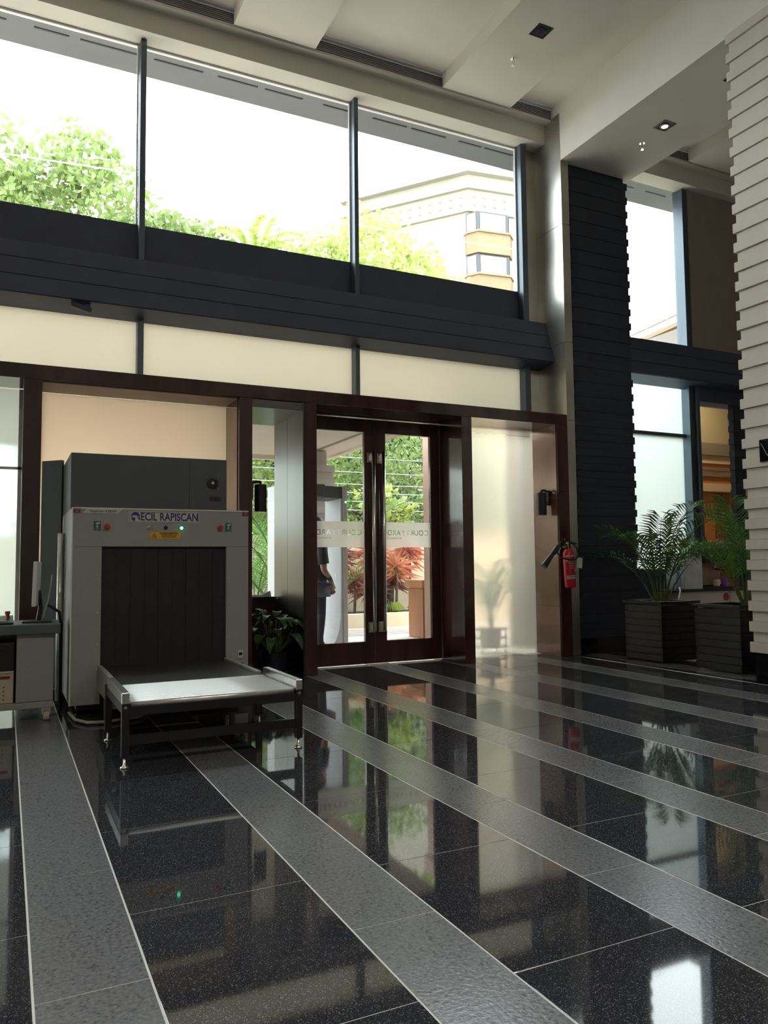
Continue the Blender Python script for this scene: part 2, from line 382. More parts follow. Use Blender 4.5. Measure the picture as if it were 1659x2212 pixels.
B('end_panel', 'steel_clad', w1, 6.165, 6.386, YG - 0.03, YG + 0.02, 3.02, 6.764)
B('spandrel_panel', 'bulkhead_glare_blue', w1, -6.9, 6.39, YG - 0.012, YG + 0.05, 3.74, 4.774)
B('side_glazing', 'window_glass', w1, -6.9, -3.72, YG - 0.004, YG + 0.004, 4.76, 6.764)
w2 = sempty('window_2', (1, YG, 3.02), 'row of frosted transom panes above the timber portal')
for i in range(len(MULL) - 1):
    B('frosted_pane', 'frosted_cream', w2, MULL[i][1] - 0.01, MULL[i + 1][0] + 0.01, YG - 0.004, YG + 0.004, 3.02, 3.74)
B('frosted_pane', 'frosted_cream', w2, -6.9, -3.70, YG - 0.004, YG + 0.004, 3.02, 3.74)
# outside slab over the window with its dark slot
ov = struct(build(bx(-6.9, 12, YG + 0.03, 8.86, 6.78, 7.0), 'trim_2', 'outer_soffit'), 'grey outside soffit above the clerestory window')
random.seed(3); x = -2.0
while x < 9.5:
    l = random.uniform(0.25, 0.6); B('soffit_slot', 'ink', ov, x, x + l, 8.485, 8.505, 6.772, 6.781); x += l + random.uniform(0.05, 0.3)
# sloped dark bulkhead, four boards
bh = sempty('trim_3', (1, 8.1, 3.72), 'dark sloped timber bulkhead across the window wall')
def bulk(x0, x1):
    A = Vector((8.12, 4.33)); Bq = Vector((7.946, 3.765))
    for k in range(3):
        t0, t1 = k / 3, (k + 1) / 3 - 0.012
        p0 = A.lerp(Bq, t0); p1 = A.lerp(Bq, t1)
        build(MB().prism([(p0.x, p0.y), (p1.x, p1.y), (p1.x + 0.05, p1.y), (p0.x + 0.05, p0.y)], 'x', x0, x1), 'board', 'bulkhead_glare_blue', bh, bevel=0.002)
    build(MB().prism([(8.135, 4.325), (7.965, 3.765), (YG - 0.013, 3.72), (YG - 0.013, 4.30)], 'x', x0, x1), 'bulkhead_core', 'bulkhead_glare_blue', bh)
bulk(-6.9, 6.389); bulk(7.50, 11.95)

# ---- mahogany portal with bays
pf = sempty('trim_4', (3.2, 7.95, 0), 'deep glossy mahogany portal frame around the entrance')
YF, YB = 7.70, 8.25
def post(x0, x1, y1=YB): B('post', 'mahogany', pf, x0, x1, YF, y1, 0, 2.888, bevel=0.004)
for a in ((-2.5, -2.33), (0.1155, 0.27), (2.121, 2.26), (2.827, 2.968), (4.787, 4.928), (6.187, 6.355)): post(*a)
B('header', 'mahogany', pf, -6.9, 6.355, YF, 8.31, 2.888, 3.026, bevel=0.004)
# scanner bay: frosted back panel with bronze lining
w3 = sempty('window_3', (1.2, 8.2, 0), 'wide frosted panel behind the baggage scanner')
B('frosted_pane', 'frosted_bay', w3, 0.27, 2.121, 8.205, 8.215, 0.9, 2.87)
B('lower_panel', 'mahogany', w3, 0.27, 2.121, 8.18, 8.22, 0.0, 0.9)  # solid panel added to stop light passing under the scanner
B('lining', 'bronze_laminate', w3, 2.113, 2.1205, YF + 0.06, 8.2, 0.0, 2.887)
B('lining', 'taupe_panel', w3, 0.2705, 2.113, YF + 0.05, 8.2, 2.876, 2.8875)
w4 = sempty('window_4', (-1, 8.2, 0), 'pale green frosted glazing at the left edge beside the desk')
B('frosted_pane', 'frosted_blue', w4, -2.33, 0.1155, 8.205, 8.215, 0.0, 2.88)
B('glazing_bar', 'white_alu', w4, -2.33, 0.1155, 8.18, 8.215, 2.10, 2.125)
B('glazing_bar', 'white_alu', w4, 0.085, 0.115, 8.18, 8.215, 0, 2.88)
# narrow bay with steel lined side
w5 = sempty('window_5', (2.55, 8.7, 0), 'narrow sidelight with steel reveal left of the entrance doors')
B('steel_panel', 'brushed_steel', w5, 2.815, 2.8265, 7.71, 8.218, 0, 2.887)
B('steel_panel', 'brushed_steel', w5, 2.815, 2.8265, 8.224, 8.69, 0, 2.887)
B('outer_jamb', 'mahogany', w5, 2.8275, 2.96, 8.251, 8.69, 0, 2.887)
B('outer_jamb', 'mahogany', w5, 2.13, 2.255, 8.251, 8.69, 0, 2.887)
B('pane', 'window_glass', w5, 2.26, 2.815, 8.686, 8.694, 0.77, 2.80)
B('lower_panel', 'mahogany', w5, 2.255, 2.815, 8.66, 8.71, 0, 0.77)
B('upper_lining', 'brushed_steel', w5, 2.26, 2.815, 7.72, 8.69, 2.80, 2.887)
# right bay frosted glass
w6 = sempty('window_6', (5.5, 8.2, 0), 'tall frosted panel right of the entrance doors')
B('frosted_pane', 'frosted_clear', w6, 4.928, 6.18, 8.195, 8.205, 0.0, 2.80)
B('frosted_pane', 'frosted_clear', w6, 4.928, 6.18, 8.195, 8.205, 2.806, 2.887)
B('lining', 'bronze_laminate', w6, 6.178, 6.1865, 7.72, 8.19, 0.62, 2.887)
B('lining', 'bronze_laminate', w6, 6.178, 6.1865, 7.72, 8.19, 0.0, 0.615)

# ---- entrance doors
dr = sempty('door_1', (3.88, 8.24, 0), 'double mahogany entrance doors with clear glass and etched bands')
def char_loops(ch, size):
    cu = bpy.data.curves.new('glyph', 'FONT'); cu.body = ch; cu.size = size; cu.resolution_u = 3
    t = bpy.data.objects.new('glyph', cu); col.objects.link(t); bpy.ops.object.select_all(action='DESELECT')
    bpy.context.view_layer.objects.active = t; t.select_set(True); bpy.ops.object.convert(target='CURVE'); t = bpy.context.view_layer.objects.active
    out = []
    for sp in t.data.splines:
        bz = sp.bezier_points; q = []
        for i in range(len(bz)):
            p0, p1, p2, p3 = bz[i].co, bz[i].handle_right, bz[(i + 1) % len(bz)].handle_left, bz[(i + 1) % len(bz)].co
            d = (p3 - p0).length; curved = d > 1e-6 and ((p1 - p0).cross(p3 - p0).length + (p2 - p0).cross(p3 - p0).length) / d > 1e-4
            for k in range(5 if curved else 1):
                u = k / 5; p = (1 - u) ** 3 * p0 + 3 * u * (1 - u) ** 2 * p1 + 3 * u * u * (1 - u) * p2 + u ** 3 * p3
                if not q or (Vector(q[-1]) - Vector((p.x, p.y))).length > 2e-4: q.append((p.x, p.y))
        if (Vector(q[0]) - Vector(q[-1])).length < 2e-4: q.pop()
        out.append(q)
    bpy.data.objects.remove(t, do_unlink=True); return out
def etched_band(x0, x1, z0, z1, y, parent):
    from mathutils.geometry import tessellate_polygon
    W = x1 - x0; v = []; f = []
    def add(loops):
        n = len(v); tri = tessellate_polygon([[Vector((p[0], p[1], 0)) for p in q] for q in loops]); v.extend(p for q in loops for p in q); f.extend(tuple(i + n for i in t_) for t_ in tri)
    def rect(a, b, c, d): return [(a, c), (b, c), (b, d), (a, d)]
    size, gap = 0.092, 0.0125; gl = [char_loops(c, size) for c in 'COURTYARD']
    ws = [(min(p[0] for q in g for p in q), max(p[0] for q in g for p in q)) for g in gl]; tot = sum(b - a for a, b in ws) + gap * (len(gl) + 1)
    k = min(1.0, W * 0.93 / tot); zb_, zt_ = (z1 - z0) * 0.47, (z1 - z0) * 0.47 + size * 0.78; cx_ = (W - tot * k) / 2
    add([rect(0, W, 0, zb_)]); add([rect(0, W, zt_, z1 - z0)]); add([rect(0, cx_, zb_, zt_)]); add([rect(W - cx_, W, zb_, zt_)])
    c = cx_
    for g, (a, b) in zip(gl, ws):
        w = (b - a + gap + (gap if g is gl[-1] or g is gl[0] else 0)) * k; w = min(w, W - cx_ - c); lo = gap * k * (0.5 if g is not gl[0] else 1)
        add([rect(c, c + w, zb_, zt_)] + [[(c + lo + (p[0] - a) * k, zb_ + 0.002 + p[1] * 0.98) for p in q] for q in g]); c += w
    off = offset(parent); me = bpy.data.meshes.new('etched_band')
    me.from_pydata([(x1 - p[0] - off.x, y - off.y, z0 + p[1] - off.z) for p in v], [], f); me.update(); me.materials.append(MT['etched'])
    o = bpy.data.objects.new('etched_band', me); col.objects.link(o); o.parent = parent; o['label'] = 'frosted band with clear reversed lettering'
    text('small_lettering', 'BY MARRIOTT', 0.030, (x0 + 0.02, y - 0.001, z0 + zb_ - 0.035), 'kraft', parent, face='+y', align='RIGHT', extrude=0.0002)
    return o
for x0, x1, gx0, gx1, hx in ((2.99, 3.878, 3.13, 3.760, 3.845), (3.886, 4.775, 4.038, 4.648, 3.975)):
    mb = MB(); y0, y1 = 8.215, 8.265; z0, z1 = 0.012, 2.868
    mb.box(x0, gx0, y0, y1, z0, z1); mb.box(gx1, x1, y0, y1, z0, z1); mb.box(gx0, gx1, y0, y1, 2.712, z1); mb.box(gx0, gx1, y0, y1, z0, 0.266)
    lf = build(mb, 'door_leaf', 'mahogany', dr, bevel=0.003)
    B('pane', 'window_glass', lf, gx0 - 0.01, gx1 + 0.01, 8.236, 8.244, 0.256, 2.722)
    etched_band(gx0, gx1, 1.358, 1.656, 8.232, lf)
    hy = 8.14
    build(MB().tube([(hx, hy, 0.39), (hx, hy, 2.48)], 0.021, 16), 'pull_bar', 'chrome', lf, smooth=True)
    for z in (0.42, 2.40):
        b = MB().box(hx - 0.05, hx + 0.035, 8.2, 8.216, z - 0.05, z + 0.07); b.box(hx - 0.012, hx + 0.012, hy, 8.205, z - 0.03, z + 0.05)
        build(b, 'pull_bracket', 'chrome', lf, bevel=0.002)
B('door_head', 'mahogany', dr, 2.968, 4.787, 8.18, 8.30, 2.878, 2.888)

# ---- steel clad pier and dark louvred pier
pr = sempty('wall_pier', (6.9, 8, 0), 'steel edged pier clad in dark horizontal boards between window bays')
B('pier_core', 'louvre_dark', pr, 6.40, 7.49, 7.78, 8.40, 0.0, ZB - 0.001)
zj = [0.0, 2.97, 3.98, 5.54, 7.03]
for i in range(4):
    a, b = zj[i] + 0.003, zj[i + 1] - 0.003
    B('steel_panel', 'steel_clad', pr, 6.385, 6.40, 7.742, 8.30, a, b)
    B('steel_edge', 'steel_clad', pr, 6.385, 6.508, 7.735, 7.742, a, min(b, ZB - 0.002))
def board_stack(parent, m, x0, x1, y0, y1, z0, z1, h, proud, name='board', py=None):
    n = int((z1 - z0) / h); mm = []
    for k in range(2):
        e = proud if k == 0 else 0.0
        b = MB().box(x0 - e, x1 + e, y0 - (e if py is None else py * (k == 0)), y1 + e, 0, h - 0.003); off = offset(parent)
        me = bpy.data.meshes.new(name); me.from_pydata([(x - off.x, y - off.y, z) for x, y, z in b.v], [], b.f); me.materials.append(MT[m]); mm.append(me)
    for i in range(n):
        o = bpy.data.objects.new(name, mm[i % 2]); col.objects.link(o); o.parent = parent; o.location.z = z0 + i * h - offset(parent).z
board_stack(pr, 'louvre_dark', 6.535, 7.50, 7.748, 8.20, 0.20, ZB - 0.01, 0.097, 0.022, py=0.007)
B('plinth', 'plinth_black', pr, 6.51, 7.52, 7.742, 8.2, 0, 0.20)
# ---- cream louvred pier at right
cp = sempty('wall_cream_pier', (7, 4.5, 0), 'cream pier clad in stepped horizontal boards on a black plinth')
board_stack(cp, 'louvre_cream', 6.392, 7.58, 3.95, 5.125, 0.293, ZB + 0.05, 0.0970, 0.024)
B('plinth', 'plinth_black', cp, 6.40, 7.6, 3.93, 5.12, 0, 0.288)
# ---- niche: window, taupe wall, opening
w7 = sempty('window_7', (8.3, YG, 1), 'tall window of the coffee niche, clear above and frosted below')
B('pane', 'window_glass', w7, 7.4, 9.04, YG - 0.004, YG + 0.004, 4.35, 6.76)
B('frosted_pane', 'frosted_blue', w7, 7.4, 9.04, YG - 0.004, YG + 0.004, 3.03, 3.74)
B('frosted_pane', 'frosted_blue', w7, 7.4, 9.04, YG - 0.004, YG + 0.004, 1.05, 2.99)
B('transom', 'dark_frame', w7, 7.4, 9.04, YG - 0.06, YG + 0.03, 2.985, 3.035)
B('mullion', 'dark_frame', w7, 9.03, 9.13, 8.17, YG + 0.04, 0, 6.76, bevel=0.004)
B('jamb', 'dark_frame', w7, 9.13, 9.19, 8.12, YG + 0.04, 0, 3.73, bevel=0.004)
B('sill_panel', 'bulkhead_glare_blue', w7, 7.4, 9.03, 8.25, YG + 0.05, 0.0, 1.05)
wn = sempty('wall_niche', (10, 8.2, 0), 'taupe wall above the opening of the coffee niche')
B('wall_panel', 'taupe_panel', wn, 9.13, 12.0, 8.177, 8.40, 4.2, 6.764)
B('lintel', 'bulkhead_glare_blue', wn, 9.19, 12.0, 8.16, 8.40, 3.53, 4.2)
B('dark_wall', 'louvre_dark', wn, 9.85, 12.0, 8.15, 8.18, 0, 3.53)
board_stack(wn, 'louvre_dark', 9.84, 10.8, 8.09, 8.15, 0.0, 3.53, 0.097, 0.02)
B('wall_panel', 'taupe_panel', wn, 9.13, 9.16, 8.15, 8.18, 4.2, 6.764)
# passage beyond the opening
ps = sempty('wall_passage', (12, 10.6, 0), 'warm lit passage with banded cornices beyond the niche opening')
for nm, m, z0, z1, y in (('upper_wall', 'olive_ceiling', 3.41, 4.6, 10.50), ('cornice', 'cornice_grey', 3.29, 3.41, 10.44), ('cornice', 'cornice_grey', 3.17, 3.28, 10.40), ('cornice', 'cornice_cream', 3.02, 3.17, 10.46),
                         ('cornice', 'orange_wall', 2.93, 3.02, 10.50), ('cornice', 'cornice_grey', 2.88, 2.93, 10.42), ('cornice', 'cornice_cream', 2.80, 2.88, 10.46), ('cornice', 'cornice_grey', 2.76, 2.80, 10.42),
                         ('cornice', 'orange_wall', 2.63, 2.76, 10.46), ('cornice', 'cornice_cream', 2.48, 2.63, 10.44), ('passage_wall', 'orange_wall', 0, 2.48, 10.55)):
    B(nm, m, ps, 10.5, 14.5, y, 10.9, z0, z1)
B('pattern_panel', 'pattern_panel', ps, 12.22, 12.62, 10.535, 10.55, 0.3, 2.46)
B('passage_ceiling', 'olive_ceiling', ps, 9.2, 14.5, 8.41, 10.9, 4.6, 4.7)
B('passage_front', 'taupe_panel', ps, 10.2, 14.6, 8.40, 8.45, 0, 4.7)
B('passage_front', 'taupe_panel', ps, 9.14, 10.2, 8.40, 8.45, 3.53, 4.7)
B('passage_side', 'orange_wall', ps, 14.5, 14.6, 8.41, 10.9, 0, 4.7)
B('passage_side', 'taupe_panel', ps, 9.14, 9.19, 8.41, 10.9, 0, 4.7)
B('passage_floor', 'black_granite', ps, 9.19, 14.5, 8.41, 10.9, -0.1, 0)
B('notice_sheet', 'label_white', wn, 10.02, 10.25, 8.062, 8.068, 1.9, 2.35)

# ================================================================== OUTSIDE
gd = struct(build(bx(-40, 60, 8.9, 16.2, -0.12, -0.004), 'floor_outside', 'paving'), 'pale paved forecourt outside the doors')
for i in range(9): B('groove_strip', 'paving_groove', gd, 2.5, 9.5, 11.6 + i * 0.14, 11.63 + i * 0.14, -0.004, 0.002)
struct(build(bx(-60, 120, 16.2, 140, -0.3, -0.05), 'ground_street', 'asphalt'), 'street beyond the garden wall')
cn = struct(build(bx(-6, 5.0, YG + 0.06, 12.5, 3.0, 3.02), 'trim_5', 'canopy_paint'), 'cream plaster canopy soffit over the entrance')
B('canopy_slab', 'canopy_paint', cn, -6, 5.0, YG + 0.06, 12.5, 3.02, 3.12)
B('canopy_lip', 'canopy_paint', cn, 4.90, 5.0, YG + 0.06, 12.5, 2.965, 3.0)
B('canopy_lip', 'canopy_paint', cn, -6, 4.90, 12.38, 12.5, 2.93, 3.0)
B('soffit_groove', 'cornice_grey', cn, 4.43, 4.47, YG + 0.06, 12.38, 2.985, 3.0)
op = struct(build(bx(4.1, 4.62, 11.55, 12.0, 0.0, 2.985), 'wall_outer_pier', 'louvre_outer'), 'pale louvred outside pier below the canopy')
board_stack(op, 'louvre_outer', 4.08, 4.70, 11.48, 12.05, 0, 2.76, 0.11, 0.022)
struct(build(bx(5.78, 6.4, 10.25, 10.45, 0, 3.4), 'wall_outer_column', 'outer_column'), 'pinkish brown column outside the right door')
B('column_cap', 'outer_column', bpy.data.objects['wall_outer_column'], 5.74, 6.44, 10.21, 10.49, 3.2, 3.42)
struct(build(bx(6.40, 7.2, 8.75, 9.1, 0, 3.3), 'wall_outer_jamb', 'outer_jamb'), 'brown jamb behind the frosted panel')
# garden planter wall and boundary wall
struct(build(bx(-6, 16, 13.0, 13.2, -0.02, 0.25), 'wall_planter', 'garden_wall'), 'low cream planter wall along the forecourt')
B('planting_bed', 'soil', bpy.data.objects['wall_planter'], -6, 16, 13.2, 14.6, 0.0, 0.2)
struct(build(bx(-12, 22, 14.6, 14.8, -0.02, 1.75), 'wall_garden', 'garden_wall'), 'cream boundary wall behind the pink shrubs')

# foliage builders ---------------------------------------------------------
rng = np.random.default_rng(11)
def leaf_cloud(clusters, per, size, flat=0.35):
    vs = []; fs = []; n0 = 0
    for (cx, cy, cz, rx, rz) in clusters:
        n = int(per * rx * rx); d = rng.normal(size=(n, 3)); d /= np.linalg.norm(d, axis=1)[:, None]
        rad = rng.uniform(0.35, 1.0, n) ** 0.5 * (1 + 0.16 * np.sin(d[:, 0] * 7 + d[:, 2] * 5) + 0.12 * np.sin(d[:, 1] * 9 + cx))
        c = np.stack([cx + d[:, 0] * rad * rx, cy + d[:, 1] * rad * rx, cz + d[:, 2] * rad * rz], 1)
        a = rng.normal(size=(n, 3)); a /= np.linalg.norm(a, axis=1)[:, None]
        b = np.cross(a, rng.normal(size=(n, 3))); b /= np.linalg.norm(b, axis=1)[:, None] + 1e-9
        s = (size * rng.uniform(0.6, 1.3, n))[:, None]; w = s * 0.32; nn = np.cross(a, b)
        p = np.stack([c - a * s * 0.5, c + b * w + nn * s * 0.08, c + a * s * 0.5, c - b * w + nn * s * 0.08], 1).reshape(-1, 3)
        vs.append(p); idx = np.arange(n) * 4 + n0; fs.append(np.stack([idx, idx + 1, idx + 2, idx + 3], 1)); n0 += 4 * n
    return np.concatenate(vs), np.concatenate(fs)
def np_mesh(name, v, f, m, parent):
    off = offset(parent); me = bpy.data.meshes.new(name); v = v - np.array(off)
    me.vertices.add(len(v)); me.vertices.foreach_set('co', v.astype(np.float32).ravel())
    me.loops.add(f.size); me.loops.foreach_set('vertex_index', f.astype(np.int32).ravel())
    me.polygons.add(len(f)); me.polygons.foreach_set('loop_start', np.arange(len(f), dtype=np.int32) * f.shape[1])
    me.update(calc_edges=True); me.materials.append(MT[m]); o = bpy.data.objects.new(name, me); col.objects.link(o); o.parent = parent; return o
def tree(name, base, clusters, label, m, per=420, size=0.26, group=None):
    t = thing(name, base, label, 'tree', group)
    top = clusters[0]; b = Vector(base); mid = Vector((top[0], top[1], top[2] - top[4] * 0.3))
    mb = MB().tube([b, b.lerp(mid, 0.35) + Vector((0.12, 0, 0)), b.lerp(mid, 0.7) - Vector((0.1, 0, 0)), mid], [0.2, 0.16, 0.12, 0.05], 8)
    for c in clusters[1:]:
        st = b.lerp(mid, 0.55); en = Vector((c[0], c[1], c[2])); mb.tube([st, st.lerp(en, 0.5) + Vector((0, 0, 0.15)), en], [0.08, 0.06, 0.025], 6)
    build(mb, 'trunk', 'bark', t, smooth=True)
    v, f = leaf_cloud(clusters, per, size); o = np_mesh('crown', v, f, m, t); o['kind'] = 'stuff'; return t
CLAMP = [None]
def frond(parent, base, direction, length, droop, nl, ll, m, name='frond', width=0.016, flat=0.5):
    """one pinnate palm leaf: a rachis with paired leaflets"""
    d = Vector(direction).normalized(); side = Vector((d.x, d.y, 0)); side = side.normalized() if side.length > 1e-4 else Vector((1, 0, 0))
    pts = []; p = Vector(base); el = math.asin(max(-1, min(1, d.z))); N = 14
    for i in range(N + 1):
        pts.append(p.copy()); t = i / N; a = el - droop * t * t; p = p + (side * math.cos(a) + Vector((0, 0, math.sin(a)))) * (length / N)
    mb = MB().tube(pts, [0.008 * (1 - 0.75 * i / N) * max(1, length) for i in range(N + 1)], 5)
    for i in range(nl):
        t = 0.28 + 0.72 * (i + 0.5) / nl; k = min(int(t * N), N - 1); q = pts[k].lerp(pts[k + 1], t * N - k); tg = (pts[k + 1] - pts[k]).normalized()
        lat = tg.cross(Vector((0, 0, 1))); lat = lat.normalized() if lat.length > 1e-3 else Vector((1, 0, 0)); upv = lat.cross(tg)
        L = ll * math.sin(math.pi * (0.18 + 0.78 * (1 - t) ** 0.8)) ** 0.8 * random.uniform(0.85, 1.1)
        for s in (-1, 1):
            dr_ = (lat * s * 0.8 + tg * 0.62 + upv * flat * random.uniform(0.5, 1.1)).normalized(); e = q + dr_ * L - Vector((0, 0, L * 0.22)); mdp = q + dr_ * L * 0.5 + Vector((0, 0, L * 0.03))
            wv = dr_.cross(upv); wv = wv.normalized() * width if wv.length > 1e-3 else tg * width
            mb.add([q, mdp + wv * 0.5, e, mdp - wv * 0.5], [(0, 1, 2, 3)])
    if CLAMP[0]: mb.v = [(x, min(max(y, CLAMP[0][0]), CLAMP[0][1]) + 0.0004 * (i % 5), z) for i, (x, y, z) in enumerate(mb.v)]
    return build(mb, name, m, parent)
def palm_tree(base, h, label, n=14, L=2.2, group=None):
    t = thing('palm_tree', base, label, 'palm tree', group); b = Vector(base)
    mb = MB(); N = int(h * 2.5)
    for i in range(N): mb.lathe([(0.13, 0), (0.15, h / N * 0.9), (0.12, h / N)], (b.x + 0.1 * math.sin(i * 0.15), b.y, b.z + i * h / N), 10)
    build(mb, 'trunk', 'bark', t)
    for i in range(n):
        a = i * 2.4; e = 1.25 - 1.3 * (i / n); tip = b + Vector((0.1 * math.sin(N * 0.15), 0, h - 0.05))
        frond(t, tip, (math.cos(a) * math.cos(e), math.sin(a) * math.cos(e), math.sin(e)), L * random.uniform(0.85, 1.1), 1.2, 26, 0.55, 'leaf_tree_light' if i % 3 else 'leaf_palm_light', width=0.06)
    return t
tree('broadleaf_tree', (1.2, 21, -0.05), [(1.3, 20, 9.6, 2.0, 1.7), (-1.0, 20.5, 10.6, 1.5, 1.5), (2.6, 20.2, 9.0, 1.2, 1.2), (0.6, 20, 8.0, 2.4, 1.6), (1.5, 20, 11.2, 0.9, 0.9), (-0.3, 19.8, 9.4, 1.4, 1.3)], 'large leafy tree at the left of the clerestory window', 'leaf_tree', 850, 0.2)
tree('broadleaf_tree', (9.4, 21, -0.05), [(9.4, 20, 10.1, 1.3, 1.4), (10.8, 20, 9.7, 1.0, 1.0), (8.1, 20.4, 9.6, 1.2, 1.1), (9.3, 20, 8.6, 2.0, 1.2)], 'bright green tree in front of the pale hotel building', 'leaf_tree_light', 850, 0.19)
tree('broadleaf_tree', (12.6, 21.6, -0.05), [(12.3, 21, 9.6, 0.95, 0.9), (13.0, 21, 9.0, 0.9, 0.8), (12.2, 21, 8.8, 0.9, 0.8)], 'small bright treetop below the bay windows of the hotel building', 'leaf_tree_light', 900, 0.18)
tree('broadleaf_tree', (4.3, 22, -0.05), [(4.2, 21, 9.8, 1.2, 0.8), (5.2, 21.5, 9.3, 1.4, 0.9), (3.6, 21, 10.0, 0.8, 0.8)], 'low hazy treetop between the left tree and the palm', 'leaf_tree', 850, 0.19)
tree('broadleaf_tree', (7.2, 22.5, -0.05), [(7.4, 22, 10.0, 1.0, 1.0), (6.6, 22, 9.2, 1.0, 0.8)], 'thin treetop right of the palm in the clerestory window', 'leaf_tree', 800, 0.17)
palm_tree((6.0, 20.2, -0.05), 9.5, 'palm tree showing its crown above the bulkhead in the middle pane', 15, 1.5)
for a in (((6.3, 18.2, -0.05), [(6.2, 17.6, 3.6, 1.5, 1.4), (5.4, 17.6, 4.6, 1.3, 1.2)], 'feathery green tree seen through the left door pane', 'leaf_tree'),
          ((8.2, 18, -0.05), [(8.1, 17.2, 4.2, 1.5, 1.3), (8.8, 17.5, 2.8, 1.3, 1.1), (7.4, 17.5, 2.6, 1.0, 1.0)], 'green tree with bent branches seen through the right door pane', 'leaf_tree'),
          ((10.4, 19, -0.05), [(10.2, 18.4, 3.4, 1.8, 1.8), (11.5, 18.4, 2.6, 1.5, 1.5)], 'dense tree behind the garden wall at the right', 'leaf_tree_deep'),
          ((4.8, 18.4, -0.05), [(4.7, 17.8, 3.0, 1.2, 1.3), (5.0, 17.8, 1.6, 1.2, 1.2), (3.8, 17.8, 2.4, 1.2, 1.4)], 'green tree seen through the narrow sidelight', 'leaf_tree'),
          ((2.0, 19, -0.05), [(2.0, 18.4, 3.0, 1.8, 2.0), (0.2, 18.4, 2.6, 1.8, 2.0), (-2.4, 18.4, 2.8, 2.0, 2.0)], 'broad tree behind the left frosted glazing', 'leaf_tree')):
    tree('garden_tree', a[0], a[1], a[2], a[3], 900, 0.13)
for a in (((13.5, 25, -0.05), [(13, 24.5, 3.5, 3.2, 3.2), (9.5, 24.5, 3.2, 3.0, 3.4), (11, 24.5, 5.8, 2.5, 2)], 'deep green tree mass far behind the right door pane'),
          ((6.2, 25, -0.05), [(6.0, 24.5, 3.4, 3.0, 3.4), (8.0, 24.6, 5.6, 2.5, 2.2), (4.6, 24.6, 5.0, 2.3, 2.0)], 'deep green tree mass far behind the left door pane')):
    tree('street_tree', a[0], a[1], a[2], 'leaf_tree_deep', 650, 0.22)
tree('sapling', (6.9, 14.2, 0.2), [(6.75, 14.2, 2.5, 0.42, 0.35), (7.1, 14.1, 2.15, 0.36, 0.28), (7.35, 14.0, 2.35, 0.25, 0.2)], 'yellow green sapling with round leaves beyond the right door', 'leaf_tree_light', 900, 0.15)
# areca palms just outside the doors
def areca(base, h, n, label, lm, name='areca_palm', group=None, spread=0.9, root=None, ll=0.3):
    t = root or thing(name, base, label, 'palm', group); b = Vector(base); cl = t
    for i in range(n):
        a = i * 2.399 + 0.4; e = R(86 - 44 * ((i + 0.5) / n) ** 0.9 * spread); q = b + Vector((math.cos(a) * 0.05, math.sin(a) * 0.05, 0))
        frond(cl, q, (math.cos(a) * math.cos(e), math.sin(a) * math.cos(e), math.sin(e)), h * random.uniform(0.75, 1.12), R(55 + 25 * i / n), 30, ll, lm[i % len(lm)], width=0.02)
    return t
CLAMP[0] = (12.12, 12.98)
areca((4.55, 12.75, 0.0), 3.2, 11, 'tall feathery palm beside the outside pier seen through the left door', ['leaf_palm_light', 'leaf_palm'], ll=0.5)
CLAMP[0] = (13.0, 14.57)
areca((4.15, 14.0, 0.2), 2.2, 12, 'bushy palm seen through the narrow sidelight', ['leaf_palm_light', 'leaf_palm'], ll=0.42)
areca((5.2, 14.2, 0.2), 2.4, 10, 'drooping palm behind the pink shrubs at the left door', ['leaf_palm_light', 'leaf_palm'], ll=0.42)
CLAMP[0] = None
# pink cordylines
def cordyline(base, h, r, m, label):
    t = thing('cordyline', base, label, 'shrub', 'pink cordylines in the planter'); b = Vector(base)
    build(MB().tube([b, b + Vector((0.02, 0, h * 0.6)), b + Vector((0, 0, h))], [0.03, 0.025, 0.018], 6), 'stem', 'bark', t)
    mb = MB(); hd = b + Vector((0, 0, h))
    for i in range(170):
        a = random.uniform(0, 6.283); e = random.uniform(-0.5, 1.45); d = Vector((math.cos(a) * math.cos(e), math.sin(a) * math.cos(e), math.sin(e))); L = r * random.uniform(0.7, 1.15)
        sd = d.cross(Vector((0, 0, 1))); sd = (sd.normalized() if sd.length > 1e-3 else Vector((1, 0, 0))) * 0.008; q = hd - Vector((0, 0, random.uniform(0, h * 0.25)))
        m1 = q + d * L * 0.5; m2 = q + d * L - Vector((0, 0, L * 0.18)); mb.add([q - sd * 0.4, q + sd * 0.4, m1 + sd, m2, m1 - sd], [(0, 1, 2, 3, 4)])
    build(mb, 'leaf_rosette', m, t)
cl = [((6.94, 13.7, 0.2), 0.95, 0.5, 'cordyline_pink', 'pink cordyline on a bare stem beside the wooden podium'),
      ((6.55, 13.9, 0.2), 1.35, 0.5, 'cordyline_pink', 'tall pink cordyline left of the bare stemmed one'),
      ((7.4, 14.0, 0.2), 1.35, 0.45, 'cordyline_pink', 'tall pink cordyline just above the podium'),
      ((5.75, 13.8, 0.2), 1.25, 0.5, 'cordyline_dark', 'reddish cordyline left of the door pulls, tallest there'),
      ((5.95, 13.5, 0.2), 0.65, 0.45, 'cordyline_dark', 'low reddish cordyline behind the planter wall near the metal detector'),
      ((6.3, 13.6, 0.2), 0.55, 0.45, 'cordyline_dark', 'low reddish cordyline behind the door pulls'),
      ((7.1, 14.2, 0.2), 0.7, 0.4, 'cordyline_dark', 'low dry cordyline behind the podium')]
for c in cl: cordyline(*c)
